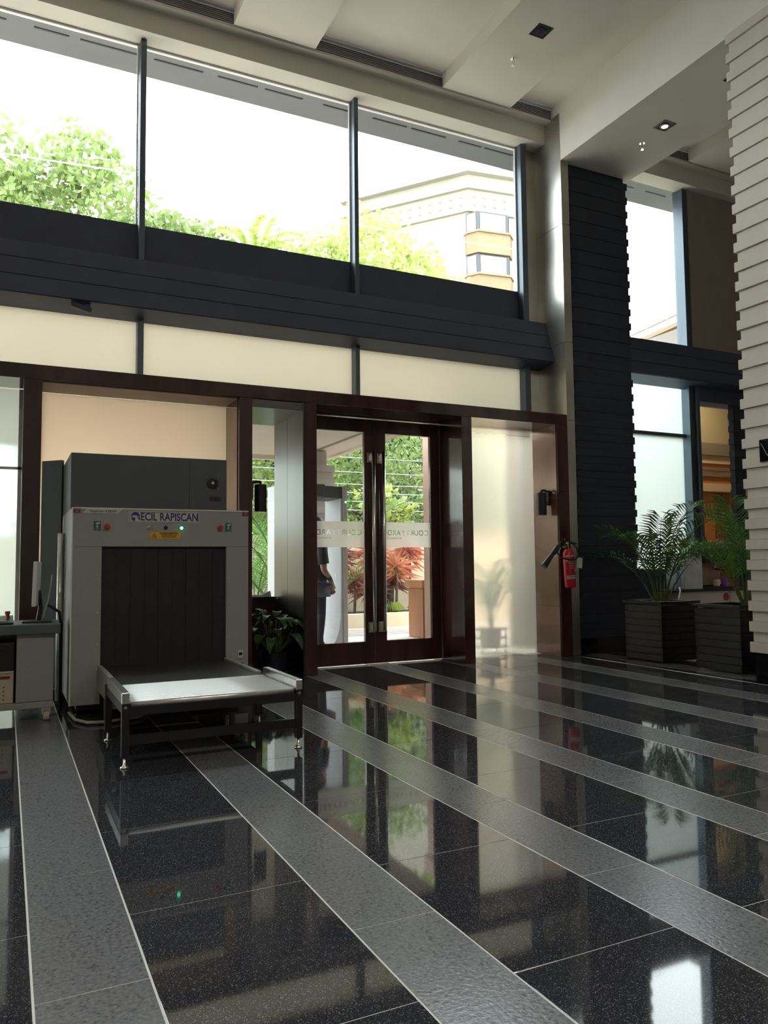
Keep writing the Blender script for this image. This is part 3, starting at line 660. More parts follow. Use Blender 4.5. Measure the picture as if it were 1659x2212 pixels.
for i, (px, lb) in enumerate(((6.65, 'tuft of pale striped grass left of the bare cordyline stem'), (7.35, 'tuft of striped grass right of the bare cordyline stem'))):
    t = thing('spider_grass', (px, 13.4, 0.2), lb, 'grass tuft', 'grass tufts in the planter'); mb = MB()
    for k in range(44):
        a = random.uniform(0, 6.28); L = random.uniform(0.18, 0.32); d = Vector((math.cos(a), math.sin(a), 0)); sd = Vector((-d.y, d.x, 0)) * 0.006; q = Vector((px, 13.4, 0.2))
        m1 = q + d * L * 0.5 + Vector((0, 0, L * 0.8)); e = q + d * L + Vector((0, 0, L * 0.35)); mb.add([q - sd, q + sd, m1 + sd, e, m1 - sd], [(0, 1, 2, 3, 4)])
    build(mb, 'blades', 'leaf_tree_light', t)
# overhead wires
for i, (y, z, dz, lb) in enumerate(((15.5, 2.35, 0.05, 'lowest'), (15.6, 2.55, 0.05, 'second lowest'), (15.7, 2.75, 0.08, 'third lowest'), (15.8, 2.95, 0.1, 'fourth'), (16.0, 3.25, 0.1, 'fifth'), (16.1, 3.6, -0.05, 'topmost'))):
    pts = [(-8 + k * 3.2, y, z + dz * ((k - 5) / 5) ** 2 * 3) for k in range(11)]
    tag(build(MB().tube(pts, 0.008, 5), 'overhead_wire', 'wire_grey', base=(0, y, z)), lb + ' overhead wire strung beyond the garden wall', 'wire', 'street wires')
tag(build(MB().tube([(-6, 14, 8.0), (-0.2, 14, 8.07), (2, 14, 8.2), (6.5, 14, 8.06), (14, 14, 8.4)], 0.012, 5), 'overhead_wire', 'white_alu', base=(0, 14, 8)), 'thin pale wire crossing the treetops in the clerestory window', 'wire')
tag(build(MB().obox((6.6, 16.6, 3.35), (0.34, 0.25, 0.2), Matrix.Rotation(R(12), 3, 'Y')).box(6.57, 6.63, 16.57, 16.63, -0.05, 3.3), 'street_sign', 'teal_tarp', base=(6.6, 16.6, -0.05)), 'small teal box on a pole among the branches', 'sign')

# ---- hotel building, 135 degree corner
def hotel():
    C = Vector((30.72, 48, 0)); S = 1.6
    t = thing('hotel_building', (C.x, C.y, -0.05), 'pale hotel building with a heavy cornice and canted bay windows', 'building')
    dl = Vector((math.cos(R(127)), math.sin(R(127)), 0)); dr2 = Vector((math.cos(R(-8)), math.sin(R(-8)), 0)); nl = Vector((-dl.y, dl.x, 0)); nr = Vector((dr2.y, -dr2.x, 0))
    Ll, Lr = 11, 12
    def ring(o): # outline pushed outward by o
        bis = (nl + nr).normalized(); k = o / bis.dot(nl); a = C + bis * k
        return [a + dl * Ll, a, a + dr2 * Lr, a + dr2 * Lr - nr * 14, a + dl * Ll - nl * 14]
    def slab(nm, m, o, z0, z1):
        p = ring(o); build(MB().prism([(q.x, q.y) for q in p], 'z', z0, z1), nm, m, t)
    slab('wall', 'building_cream', 0, -0.05, 27.6)
    slab('frieze', 'building_cream', 0.25, 27.55, 29.2); slab('cornice', 'building_cream', 0.55, 29.2, 29.45); slab('cornice', 'building_cream', 0.35, 29.45, 30.3); slab('cornice', 'building_cream', 0.9, 30.3, 30.55); slab('parapet', 'building_cream', 0.3, 30.55, 31.2)
    # medallions: two rows on each face
    me = bpy.data.meshes.new('medallion'); b = MB().lathe([(0.16, 0), (0.16, 0.05), (0.08, 0.12)], (0, 0, 0), 10); me.from_pydata(b.v, [], b.f); me.materials.append(MT['medallion_tan'])
    for d, n, num in ((dl, nl, 13), (dr2, nr, 13)):
        for i in range(num):
            for z in (28.15, 28.75):
                o = bpy.data.objects.new('medallion', me); col.objects.link(o); o.parent = t; bis = (nl + nr).normalized(); a = C + bis * (0.25 / bis.dot(nl))
                o.location = a + d * (0.55 + i * 0.85) + n * 0.0 + Vector((0, 0, z)) - offset(t); o.rotation_euler = n.to_track_quat('Z', 'Y').to_euler()
    # canted bays on the right face
    def P(u, o, z): q = C + dr2 * u + nr * o; return (q.x, q.y, z)
    for u0 in (-0.15, 4.4):
        for zt in (27.4, 24.15, 20.9):
            W = 3.7; ch = 0.55; dp = 0.75
            prof = [(u0, 0), (u0 + 0.1, 0), (u0 + ch, dp), (u0 + W - ch, dp), (u0 + W, 0)]
            def bay(nm, m, z0, z1, g):
                pts = [(u0 - g * 0.5, -0.3), (u0 - g * 0.3, 0.0 + g), (u0 + ch, dp + g), (u0 + W - ch, dp + g), (u0 + W + g * 0.3, 0.0 + g), (u0 + W + g * 0.5, -0.3)]
                mb = MB(); n = len(pts); mb.add([P(a, b2, z0) for a, b2 in pts] + [P(a, b2, z1) for a, b2 in pts], [tuple(range(n))[::-1], tuple(range(n, 2 * n))] + [(i, (i + 1) % n, n + (i + 1) % n, n + i) for i in range(n)]); return build(mb, nm, m, t)
            bay('bay_parapet', 'building_tan', zt - 3.2, zt - 1.65, 0.12); bay('bay_coping', 'building_tan', zt - 1.65, zt - 1.5, 0.25)
            wn_ = bay('bay_window', 'window_dark', zt - 1.5, zt, -0.06)
            # panes
            def pane(a0, o0, a1, o1):
                d = (Vector(P(a1, o1, 0)) - Vector(P(a0, o0, 0))); nrm = Vector((d.y, -d.x, 0)).normalized() * 0.03; A = Vector(P(a0, o0, 0)).lerp(Vector(P(a1, o1, 0)), 0.1) + nrm; Bv = Vector(P(a0, o0, 0)).lerp(Vector(P(a1, o1, 0)), 0.9) + nrm
                build(MB().add([(A.x, A.y, zt - 1.42), (Bv.x, Bv.y, zt - 1.42), (Bv.x, Bv.y, zt - 0.12), (A.x, A.y, zt - 0.12)], [(0, 1, 2, 3)]), 'pane', 'window_pane', wn_)
            pane(u0, -0.06, u0 + ch, dp - 0.06); pane(u0 + ch, dp - 0.06, u0 + W - ch, dp - 0.06); pane(u0 + W - ch, dp - 0.06, u0 + W, -0.06)
hotel()
# rooftop seen through the niche window
rt_ = thing('rooftop_building', (28, 25, -0.05), 'pale building with a railed roof edge in the niche window', 'building')
Cq = Vector((24.86, 28.96, 0)); dd = Vector((-0.139, -0.9903, 0)); nn = Vector((-0.9903, 0.139, 0))
def rb(nm, m, u0, u1, o0, o1, z0, z1):
    mm = Matrix((dd, -nn, Vector((0, 0, 1)))).transposed(); c = Cq + dd * (u0 + u1) / 2 + nn * (o0 + o1) / 2; build(MB().obox((c.x, c.y, (z0 + z1) / 2), (u1 - u0, o1 - o0, z1 - z0), mm), nm, m, rt_)
rb('wall', 'building_cream', -1.5, 12, -8, 0, -0.05, 10.45); rb('roof_edge', 'building_tan', -1.7, 12.2, -8, 0.2, 10.45, 10.62)
rb('rail', 'building_tan', -1.6, 12, 0.0, 0.06, 10.96, 11.0)
for k in range(10): rb('rail_post', 'outer_column', -1.4 + k * 1.3, -1.34 + k * 1.3, 0, 0.06, 10.6, 10.97)
for k in range(6): rb('downpipe', 'outer_column', -0.6 + k * 2.1, -0.5 + k * 2.1, 0.0, 0.1, 5, 10.45)

# ---- metal detector, podium, person
md = thing('metal_detector', (3.93, 10.6, 0), 'white walk-through metal detector with grey crossbar behind the left door', 'metal detector')
def md_panel(x0, x1, fl):
    mb = MB(); zs = [0.02, 0.10, 0.22, 0.4, 1.0, 2.12]; ex = [0.13, 0.075, 0.035, 0.01, 0, 0]; v = []
    for z, e in zip(zs, ex):
        a, b = (x0 - e, x1) if fl < 0 else (x0, x1 + e)
        v += [(a, 10.30, z), (b, 10.30, z), (b, 10.92, z), (a, 10.92, z)]
    f = [(3, 2, 1, 0), tuple(range(len(v) - 4, len(v)))]
    for i in range(len(zs) - 1):
        for k in range(4): f.append((i * 4 + k, i * 4 + (k + 1) % 4, i * 4 + 4 + (k + 1) % 4, i * 4 + 4 + k))
    return build(mb.add(v, f), 'side_panel', 'detector_white', md, bevel=0.01)
md_panel(4.335, 4.365, -1); md_panel(3.505, 3.535, 1)
build(MB().box(4.365, 4.43, 10.27, 10.95, 0.02, 2.3), 'edge_post', 'louvre_outer', md, bevel=0.012)
build(MB().box(3.44, 3.505, 10.27, 10.95, 0.02, 2.3), 'edge_post', 'detector_white', md, bevel=0.012)
cb = build(MB().box(3.505, 4.365, 10.32, 10.9, 2.12, 2.29), 'crossbar', 'detector_dark', md, bevel=0.01)
build(MB().box(3.70, 4.08, 10.26, 10.6, 2.13, 2.31), 'control_box', 'detector_dark', md, bevel=0.012)
build(MB().lathe([(0.014, 0), (0.012, 0.008)], (4.40, 10.27, 2.06), 12, Matrix.Rotation(R(90), 3, 'X')), 'indicator_light', 'led_green', md)
build(MB().lathe([(0.03, 0), (0.03, 0.004)], (4.335, 10.5, 1.0), 14, Matrix.Rotation(R(-90), 3, 'Y')), 'round_badge', 'white_plastic', md)
pd = thing('podium', (6.15, 10.9, 0), 'wooden podium with overhanging top outside the right door', 'podium')
build(MB().box(5.86, 6.45, 10.65, 11.13, 0, 0.775), 'body', 'podium_wood', pd, bevel=0.006)
build(MB().box(5.82, 6.49, 10.60, 11.18, 0.78, 0.905), 'top', 'podium_wood', pd, bevel=0.006)

def person():
    X, Y = 3.70, 9.6
    t = thing('person', (X, Y, 0), 'person in dark shirt and navy trousers with hands clasped, behind the left door', 'person')
    V = []; E = []; RR = []
    def jt(p, r, par=None):
        V.append(p); RR.append(r); i = len(V) - 1
        if par is not None: E.append((par, i))
        return i
    pel = jt((0, 0, 0.93), (0.15, 0.13)); wa = jt((0.01, 0, 1.08), (0.15, 0.125), pel); ch = jt((0.0, 0, 1.28), (0.17, 0.13), wa); sh = jt((-0.015, 0, 1.43), (0.13, 0.10), ch)
    nk = jt((0.0, 0, 1.53), (0.055, 0.055), sh); h1 = jt((0.025, 0, 1.60), (0.075, 0.07), nk); h2 = jt((0.02, 0, 1.69), (0.095, 0.078), h1); h3 = jt((0.01, 0, 1.765), (0.055, 0.05), h2)
    ns = jt((0.125, 0, 1.655), (0.014, 0.014), h2)
    for s in (-1, 1):
        hp = jt((0, 0.09 * s, 0.86), (0.095, 0.09), pel); kn = jt((0.015, 0.10 * s, 0.48), (0.062, 0.062), hp); an = jt((-0.02, 0.105 * s, 0.10), (0.045, 0.045), kn)
        hl = jt((-0.03, 0.105 * s, 0.045), (0.042, 0.04), an); to = jt((0.15, 0.12 * s, 0.035), (0.035, 0.035), an)
        so = jt((-0.01, 0.17 * s, 1.41), (0.065, 0.065), sh); ua = jt((-0.01, 0.215 * s, 1.28), (0.053, 0.053), so); el = jt((0.0, 0.225 * s, 1.10), (0.043, 0.043), ua)
        fa = jt((0.11, 0.15 * s, 0.98), (0.038, 0.038), el); wr = jt((0.19, 0.07 * s, 0.895), (0.027, 0.024), fa); pa = jt((0.205, 0.025 * s, 0.85), (0.03, 0.022), wr)
        for k, (dx, dy, dz, L) in enumerate(((0.03, -0.01, -0.01, 1), (0.016, -0.018, -0.022, 1.1), (0.0, -0.02, -0.03, 1.05), (-0.014, -0.016, -0.03, 0.85))):
            b0 = jt((0.205 + dx * 0.8, (0.015) * s, 0.835 + dz * 0.6), (0.0095, 0.0095), pa); b1 = jt((0.21 + dx * 1.3, -0.012 * s, 0.81 + dz), (0.009, 0.009), b0); jt((0.2 + dx * 1.1, -0.03 * s, 0.79 + dz * L), (0.0075, 0.0075), b1)
        th = jt((0.232, 0.03 * s, 0.862), (0.0105, 0.0105), wr); jt((0.248, 0.008 * s, 0.84), (0.009, 0.009), th)
    me = bpy.data.meshes.new('body'); me.from_pydata(V, E, []); o = bpy.data.objects.new('body', me); col.objects.link(o)
    sk = o.modifiers.new('skin', 'SKIN'); sb = o.modifiers.new('sub', 'SUBSURF'); sb.levels = 2; sb.render_levels = 2
    bpy.context.view_layer.update()
    if not me.skin_vertices: bpy.context.view_layer.objects.active = o; bpy.ops.object.skin_root_mark if False else None
    for i, sv in enumerate(me.skin_vertices[0].data): sv.radius = RR[i]; sv.use_root = (i == 0)
    bpy.context.view_layer.update()
    m2 = bpy.data.meshes.new_from_object(o.evaluated_get(bpy.context.evaluated_depsgraph_get())); bpy.data.objects.remove(o, do_unlink=True)
    m2.materials.clear()
    for nm in ('skin', 'shirt_dark', 'shirt_tail', 'trouser_navy', 'shoe_black', 'hair'): m2.materials.append(MT[nm])
    for p in m2.polygons:
        c = p.center; p.use_smooth = True; z = c.z; arm = abs(c.y) > 0.185 or (c.x > 0.165 and z < 1.3)
        if z < 0.085: k = 4
        elif c.x > 0.16 and 0.7 < z < 1.0: k = 0
        elif arm and z < 1.17 and z > 0.72 and (abs(c.y) > 0.2 or c.x > 0.15): k = 0
        elif z < 0.79: k = 3
        elif z < 0.95: k = 2
        elif z < 1.475: k = 1
        elif z > 1.715 or (z > 1.6 and c.x < -0.02): k = 5
        else: k = 0
        p.material_index = k
    b = bpy.data.objects.new('body', m2); col.objects.link(b); b.parent = t
    mb = MB()
    for s in (-1, 1): mb.lathe([(0.004, -0.006), (0.011, -0.003), (0.011, 0.003), (0.004, 0.006)], (X + 0.10, Y + 0.032 * s, 1.675), 8)
    build(mb, 'eyes', 'ink', t, smooth=True)
    # hair cap, shirt hem and sleeves give the clothing its edges
    mb = MB(); mb.lathe([(0.098, 1.64), (0.104, 1.70), (0.092, 1.75), (0.055, 1.785), (0.01, 1.795)], (X - 0.01, Y, 0), 16); build(mb, 'hair', 'hair', t, smooth=True)
    mb = MB(); mb.lathe([(0.175, 0.74), (0.172, 0.80), (0.163, 0.92)], (X, Y, 0), 20); build(mb, 'shirt_hem', 'shirt_tail', t, smooth=True)
    for s in (-1, 1): build(MB().tube([(X - 0.01, Y + 0.19 * s, 1.40), (X - 0.01, Y + 0.222 * s, 1.28), (X, Y + 0.23 * s, 1.17)], [0.075, 0.07, 0.072], 14), 'sleeve', 'shirt_dark', t, smooth=True)
    build(MB().tube([(X + 0.178 + 0.012 * math.cos(k), Y - 0.08 + 0.034 * math.sin(k) * 0.9, 0.905 + 0.03 * math.cos(k)) for k in np.linspace(0, 6.283, 13)], 0.005, 6), 'wrist_band', 'emergency_red', t)
person()

# ================================================================== INDOOR THINGS
# ---- baggage x-ray scanner
sc = thing('xray_scanner', (1.17, 7.0, 0), 'large grey baggage x-ray scanner with black tunnel curtain', 'scanner')
X1, X2, YS, ZT = 0.460, 1.872, 6.50, 1.622
mb = MB(); mb.box(X1, 0.682, YS, 7.55, 0.09, 1.32); mb.box(1.681, X2, YS, 7.55, 0.09, 1.32); mb.box(X1, X2, YS, 7.55, 1.32, ZT)
hs = build(mb, 'housing', 'scanner_grey', sc)
build(MB().box(X1 - 0.004, X1 + 0.006, YS - 0.004, YS + 0.01, 0.09, ZT + 0.004).box(X1 + 0.006, X2, YS - 0.004, YS + 0.01, ZT - 0.004, ZT + 0.006), 'edge_trim', 'white_alu', hs)
for x0, x1 in ((X1 + 0.02, 0.682), (1.681, X2 - 0.01)): B('panel_seam', 'scanner_dark', hs, x0, x1, YS - 0.001, YS + 0.002, 1.317, 1.320)
build(MB().box(X1 + 0.06, X2 - 0.06, 6.62, 7.5, 0.03, 0.09), 'base_frame', 'black_metal', sc)
for x in (X1 + 0.1, X2 - 0.1):
    for y in (6.68, 7.4): build(MB().lathe([(0.04, 0), (0.045, 0.012), (0.012, 0.02), (0.012, 0.09)], (x, y, 0), 14), 'foot', 'black_metal', sc)
for i in range(9):
    a = 0.684 + i * 0.111; e = 0.004 * (i % 2)
    build(MB().box(a, a + 0.109, YS + 0.03 + e, YS + 0.034 + e, 0.37, 1.318), 'curtain_strip', 'rubber', sc)
build(MB().box(0.682, 1.681, YS + 0.06, YS + 0.07, 0.12, 1.32), 'tunnel_shade', 'black_plastic', sc)
# upper generator cabinet set back
uc = build(MB().box(0.462, 1.747, 6.75, 7.62, 1.62, 2.094), 'generator_cabinet', 'scanner_dark', sc, bevel=0.004)
B('panel_seam', 'black_plastic', uc, 1.416, 1.419, 6.748, 6.76, 1.63, 2.09)
build(MB().lathe([(0.048, 0), (0.05, 0.012), (0.036, 0.014), (0.034, 0.004), (0.02, 0.006), (0.018, 0.012)], (1.62, 6.75, 1.883), 24, Matrix.Rotation(R(90), 3, 'X')), 'fan_grille', 'black_plastic', uc, smooth=False)
build(MB().lathe([(0.014, 0.012), (0.012, 0.016)], (1.62, 6.75, 1.883), 12, Matrix.Rotation(R(90), 3, 'X')), 'fan_hub', 'satin_steel', uc)
for sx_ in (-1, 1):
    for sz in (-1, 1): build(MB().lathe([(0.005, 0), (0.004, 0.003)], (1.62 + sx_ * 0.05, 6.75, 1.883 + sz * 0.05), 8, Matrix.Rotation(R(90), 3, 'X')), 'screw', 'satin_steel', uc)
mb = MB()
for k in range(6): mb.box(1.595 + k * 0.017, 1.605 + k * 0.017, 6.746, 6.752, 1.725, 1.765)
build(mb, 'vent_slots', 'black_plastic', uc)
# open side door behind on the left, with a grey cable pipe
build(MB().prism([(0.278, 7.62), (0.30, 7.66), (0.455, 7.50), (0.436, 7.465)], 'z', 0.1, 2.12), 'service_door', 'scanner_dark', sc)
build(MB().tube([(0.425, 7.2, 0.03), (0.425, 7.2, 1.45)], 0.03, 12), 'cable_pipe', 'satin_steel', sc, smooth=True)
# conveyor running out of the tunnel
cv = build(MB().box(0.70, 1.665, 5.47, 7.3, 0.345, 0.372), 'conveyor_belt', 'belt', sc, bevel=0.01)
build(MB().box(0.664, 0.698, 5.56, 6.52, 0.20, 0.385), 'conveyor_side', 'scanner_grey', cv); build(MB().box(1.667, 1.70, 5.56, 6.52, 0.20, 0.385), 'conveyor_side', 'scanner_grey', cv)
for x in (0.70, 1.66): build(MB().box(x - 0.018, x + 0.018, 6.2, 6.24, 0.02, 0.21), 'conveyor_leg', 'black_metal', cv)
# control markings
Y0 = YS - 0.004
lp = build(MB().box(0.883, 1.447, Y0, YS, 1.512, 1.606), 'logo_plate', 'label_white', sc, bevel=0.006)
build(MB().frame(0.889, 1.441, 1.518, 1.600, Y0 - 0.001, Y0 + 0.001, 0.003), 'logo_border', 'ink', lp)
text('logo_text', 'ECIL RAPISCAN', 0.088, (0.974, Y0 - 0.001, 1.559), 'label_blue', lp, align='LEFT', sx=0.772, bold=0.002)
mb = MB(); cx, cz, yy = 0.935, 1.559, Y0 - 0.0015
up = [(cx + 0.036 * math.cos(a), cz + 0.004 + 0.034 * math.sin(a)) for a in np.linspace(0, math.pi, 14)]
mb.prism([(x, z) for x, z in up], 'y', yy, yy + 0.001)
lo = [(cx + 0.034 * math.cos(a), cz - 0.004 + 0.032 * math.sin(a)) for a in np.linspace(math.pi, 1.45 * math.pi, 8)] + [(cx + 0.0, cz - 0.012), (cx - 0.008, cz - 0.004)]
mb.prism(lo, 'y', yy, yy + 0.001); mb.prism([(cx + 0.012, cz - 0.002), (cx + 0.036, cz - 0.002), (cx + 0.036, cz - 0.03)], 'y', yy, yy + 0.001)
build(mb, 'logo_emblem', 'label_blue', lp)
B('emblem_gap', 'label_white', lp, cx - 0.022, cx + 0.012, yy - 0.0008, yy, cz + 0.005, cz + 0.013)
st = build(MB().prism([(0.535, 1.583), (0.80, 1.583), (0.838, 1.618), (0.565, 1.618)], 'y', Y0, YS), 'model_label', 'label_white', sc)
text('model_text', 'Rapiscan 628XR', 0.028, (0.69, Y0 - 0.001, 1.600), 'ink', st, sx=1.1)
for xa in (0.466, 1.818):
    rl = build(MB().box(xa, xa + 0.054, Y0, YS, 1.584, 1.619), 'warning_label', 'label_red', sc)
    text('warning_text', 'X-RAYS', 0.012, (xa + 0.027, Y0 - 0.001, 1.609), 'label_white', rl, sx=1.0); text('warning_text', 'ON', 0.012, (xa + 0.027, Y0 - 0.001, 1.594), 'label_white', rl)
rotX = Matrix.Rotation(R(90), 3, 'X')
for xb, xg in ((0.722, 0.645), (1.629, 1.697)):
    eb = build(MB().lathe([(0.024, 0), (0.024, 0.008), (0.014, 0.01), (0.014, 0.025)], (xb - 0.004, YS, 1.478), 18, rotX), 'emergency_base', 'amber', sc, smooth=False)
    build(MB().lathe([(0.019, 0.02), (0.021, 0.03), (0.016, 0.036)], (xb - 0.004, YS, 1.478), 18, rotX), 'emergency_button', 'emergency_red', eb)
    gl = build(MB().box(xg - 0.026, xg + 0.026, Y0, YS, 1.448, 1.52), 'emergency_sign', 'label_green', sc)
    mb = MB().prism([(xg - 0.018, 1.503), (xg + 0.02, 1.500), (xg + 0.02, 1.515), (xg + 0.008, 1.512)], 'y', Y0 - 0.001, Y0)
    mb.box(xg - 0.004, xg + 0.004, Y0 - 0.001, Y0, 1.476, 1.50); mb.box(xg - 0.010, xg + 0.010, Y0 - 0.001, Y0, 1.471, 1.477); mb.box(xg - 0.010, xg + 0.010, Y0 - 0.001, Y0, 1.496, 1.501)
    build(mb, 'sign_symbol', 'label_white', gl); text('sign_text', 'EMERGENCY', 0.008, (xg, Y0 - 0.001, 1.462), 'label_white', gl); text('sign_text', 'STOP', 0.008, (xg, Y0 - 0.001, 1.453), 'label_white', gl)
    build(MB().lathe([(0.006, 0), (0.005, 0.004)], (xg + 0.01, YS, 1.535), 8, rotX), 'screw', 'satin_steel', sc)
ks = build(MB().lathe([(0.015, 0), (0.015, 0.006), (0.011, 0.008)], (1.043, YS, 1.474), 18, rotX), 'key_switch', 'satin_steel', sc); B('key_slot', 'ink', ks, 1.036, 1.05, YS - 0.01, YS - 0.008, 1.472, 1.476)
build(MB().lathe([(0.015, 0), (0.015, 0.01), (0.012, 0.012)], (1.176, YS, 1.474), 18, rotX), 'power_button', 'black_plastic', sc)
lr_ = build(MB().lathe([(0.016, 0), (0.016, 0.006)], (1.304, YS, 1.472), 18, rotX), 'indicator_ring', 'satin_steel', sc); build(MB().lathe([(0.013, 0.006), (0.011, 0.014)], (1.304, YS, 1.472), 16, rotX), 'green_lamp', 'led_green', lr_)
wl = build(MB().box(1.047, 1.299, Y0, YS, 1.384, 1.438), 'radiation_label', 'label_yellow', sc)
mb = MB()
for (p, q) in (((1.063, 1.393), (1.103, 1.393)), ((1.103, 1.393), (1.083, 1.43)), ((1.083, 1.43), (1.063, 1.393))): mb.tube([(p[0], Y0, p[1]), (q[0], Y0, q[1])], 0.0018, 5)
for k in range(3):
    a0 = R(90 + 120 * k - 28); a1 = R(90 + 120 * k + 28); mb.prism([(1.083 + r * math.cos(a), 1.405 + r * math.sin(a)) for r, a in ((0.003, a0), (0.010, a0), (0.010, a1), (0.003, a1))], 'y', Y0 - 0.001, Y0)
build(mb, 'trefoil', 'ink', wl)
text('label_text', 'DANGER RADIATION', 0.0165, (1.20, Y0 - 0.001, 1.428), 'ink', wl, sx=0.92, bold=0.0004)
for k, s in enumerate(('THIS EQUIPMENT PRODUCES X-RAYS', 'AUTHORISED PERSONNEL ONLY', 'CAUTION WHEN ENERGISED')): text('label_text', s, 0.0085, (1.20, Y0 - 0.001, 1.416 - k * 0.010), 'ink', wl)
for x in (0.655, 1.705):
    for z in (1.055, 0.55, 0.13, 0.80): build(MB().lathe([(0.008, 0), (0.006, 0.005)], (x, YS, z), 10, rotX), 'panel_bolt', 'satin_steel', sc)
ot = build(MB().box(1.782, 1.826, Y0 - 0.006, YS, 0.375, 0.445), 'socket', 'label_white', sc, bevel=0.003); B('socket_slot', 'ink', ot, 1.79, 1.818, Y0 - 0.008, Y0 - 0.006, 0.40, 0.425)
build(MB().tube([(1.80, YS - 0.01, 0.33), (1.79, YS - 0.05, 0.29), (1.81, YS - 0.04, 0.24), (1.80, YS, 0.2)], 0.012, 8).tube([(1.82, YS - 0.01, 0.33), (1.83, YS - 0.05, 0.28), (1.80, YS - 0.05, 0.22)], 0.01, 8), 'plug_cable', 'black_plastic', sc, smooth=True)
# ---- loose conduit on the floor
tag(build(MB().tube([(0.47, 6.62, 0.02), (0.49, 6.30, 0.02), (0.56, 6.14, 0.02), (0.70, 6.10, 0.02), (0.95, 6.2, 0.02), (1.1, 6.5, 0.02)], 0.012, 8), 'floor_conduit', 'cable_white', base=(0.6, 6.3, 0)), 'pale cable conduit curving on the floor below the scanner', 'cable')

# ---- roller table
rt1 = thing('roller_table', (1.165, 5.1, 0), 'low steel roller table in front of the scanner tunnel', 'roller table')
XA, XB_, YA, YZ = 0.638, 1.695, 4.742, 5.43
for x, s in ((XA, -1), (XB_, 1)):
    b = MB().box(x - 0.022, x + 0.022, YA - 0.02, YZ, 0.366, 0.430); build(b, 'side_rail', 'satin_steel', rt1, bevel=0.004)
for i in range(14):
    y = YA + 0.016 + i * 0.0495; r_ = build(MB().tube([(XA + 0.030, y, 0.358), (XB_ - 0.030, y, 0.358)], 0.0225, 14), 'roller', 'roller_steel', rt1, smooth=False)
    for p in r_.data.polygons: p.use_smooth = len(p.vertices) == 4
    if i == 0: axm = bpy.data.meshes.new('axle'); ab = MB().tube([(XA + 0.015, 0, 0), (XA + 0.032, 0, 0)], 0.007, 8).tube([(XB_ - 0.032, 0, 0), (XB_ - 0.015, 0, 0)], 0.007, 8); axm.from_pydata([(v[0] - rt1.location.x, v[1], v[2]) for v in ab.v], [], ab.f); axm.materials.append(MT['black_metal'])
    ao = bpy.data.objects.new('roller_axle', axm); col.objects.link(ao); ao.parent = r_; ao.location = (0, y - rt1.location.y, 0.358)
for x in (XA, XB_):
    for y in (YA, 5.60 if x == XB_ else 5.55):
        lg = build(MB().box(x - 0.022, x + 0.022, y - 0.018, y + 0.018, 0.062, 0.372), 'leg', 'black_metal', rt1, bevel=0.003)
        build(MB().lathe([(0.024, 0), (0.026, 0.006), (0.012, 0.016), (0.008, 0.022), (0.007, 0.07)], (x, y, 0), 16), 'levelling_foot', 'chrome', lg, smooth=True)
        if y == YA: build(MB().lathe([(0.011, 0), (0.008, 0.006)], (x, y - 0.018, 0.345), 12, rotX), 'bolt', 'satin_steel', lg)
B('cross_beam', 'black_metal', rt1, XA + 0.022, XB_ - 0.022, YA - 0.012, YA + 0.018, 0.295, 0.345)
B('cross_bar', 'black_metal', rt1, XA + 0.022, XB_ - 0.022, YA - 0.014, YA + 0.014, 0.130, 0.185)
for x in (XA, XB_): B('side_beam', 'black_metal', rt1, x - 0.016, x + 0.016, YA + 0.018, 5.55, 0.305, 0.366)
B('cross_bar', 'black_metal', rt1, XA + 0.022, XB_ - 0.022, 5.555, 5.58, 0.28, 0.33)
B('roller_pan', 'black_metal', rt1, XA + 0.022, XB_ - 0.022, YA + 0.02, 5.45, 0.315, 0.325)

# ---- operator desk
dk = thing('operator_desk', (0.0, 6.6, 0), 'grey wheeled operator desk at the left edge beside the scanner', 'desk')
DY = 6.42
build(MB().prism([(-1.2, DY), (0.385, DY - 0.03), (0.385, 6.95), (-1.2, 6.95)], 'z', 0.659, 0.735), 'desk_top', 'desk_top', dk, bevel=0.008)
build(MB().box(0.086, 0.343, DY + 0.02, 6.90, 0.155, 0.659), 'cabinet', 'desk_grey', dk, bevel=0.004)
build(MB().box(-1.15, 0.345, DY + 0.015, 6.90, 0.105, 0.152), 'base_board', 'desk_grey', dk, bevel=0.004)
build(MB().box(-1.15, -0.9, DY + 0.02, 6.90, 0.155, 0.659), 'cabinet', 'desk_grey', dk, bevel=0.004)
build(MB().box(-0.9, 0.086, 6.86, 6.90, 0.155, 0.659), 'back_panel', 'label_white', dk)
for x in (0.30, -1.05):
    for y in (6.5, 6.82):
        c_ = build(MB().lathe([(0.035, 0), (0.038, 0.014), (0.038, 0.024), (0.035, 0.038)], (x - 0.019, y, 0.038), 16, Matrix.Rotation(R(90), 3, 'Y')), 'caster', 'beige_plastic', dk)
        build(MB().box(x - 0.03, x + 0.03, y - 0.012, y + 0.012, 0.045, 0.104), 'caster_fork', 'satin_steel', c_)
pc = thing('computer_unit', (-0.3, 6.6, 0.385), 'black computer unit on the shelf under the desk', 'computer')
build(MB().box(-0.6, 0.07, 6.46, 6.84, 0.392, 0.60), 'case', 'black_plastic', pc, bevel=0.004); build(MB().box(-0.2, 0.03, 6.452, 6.46, 0.52, 0.56), 'drive_bay', 'ink', pc)
ub = thing('power_unit', (-0.3, 6.6, 0.152), 'beige power unit with a red badge below the black computer', 'power supply')
build(MB().box(-0.6, 0.07, 6.46, 6.84, 0.1525, 0.391), 'case', 'beige_plastic', ub, bevel=0.006); build(MB().box(-0.02, 0.045, 6.454, 6.461, 0.335, 0.355), 'badge', 'label_red', ub)
mb = MB()
for i in range(5):
    for j in range(4): mb.box(-0.14 + i * 0.035, -0.132 + i * 0.035, 6.457, 6.461, 0.18 + j * 0.03, 0.188 + j * 0.03)
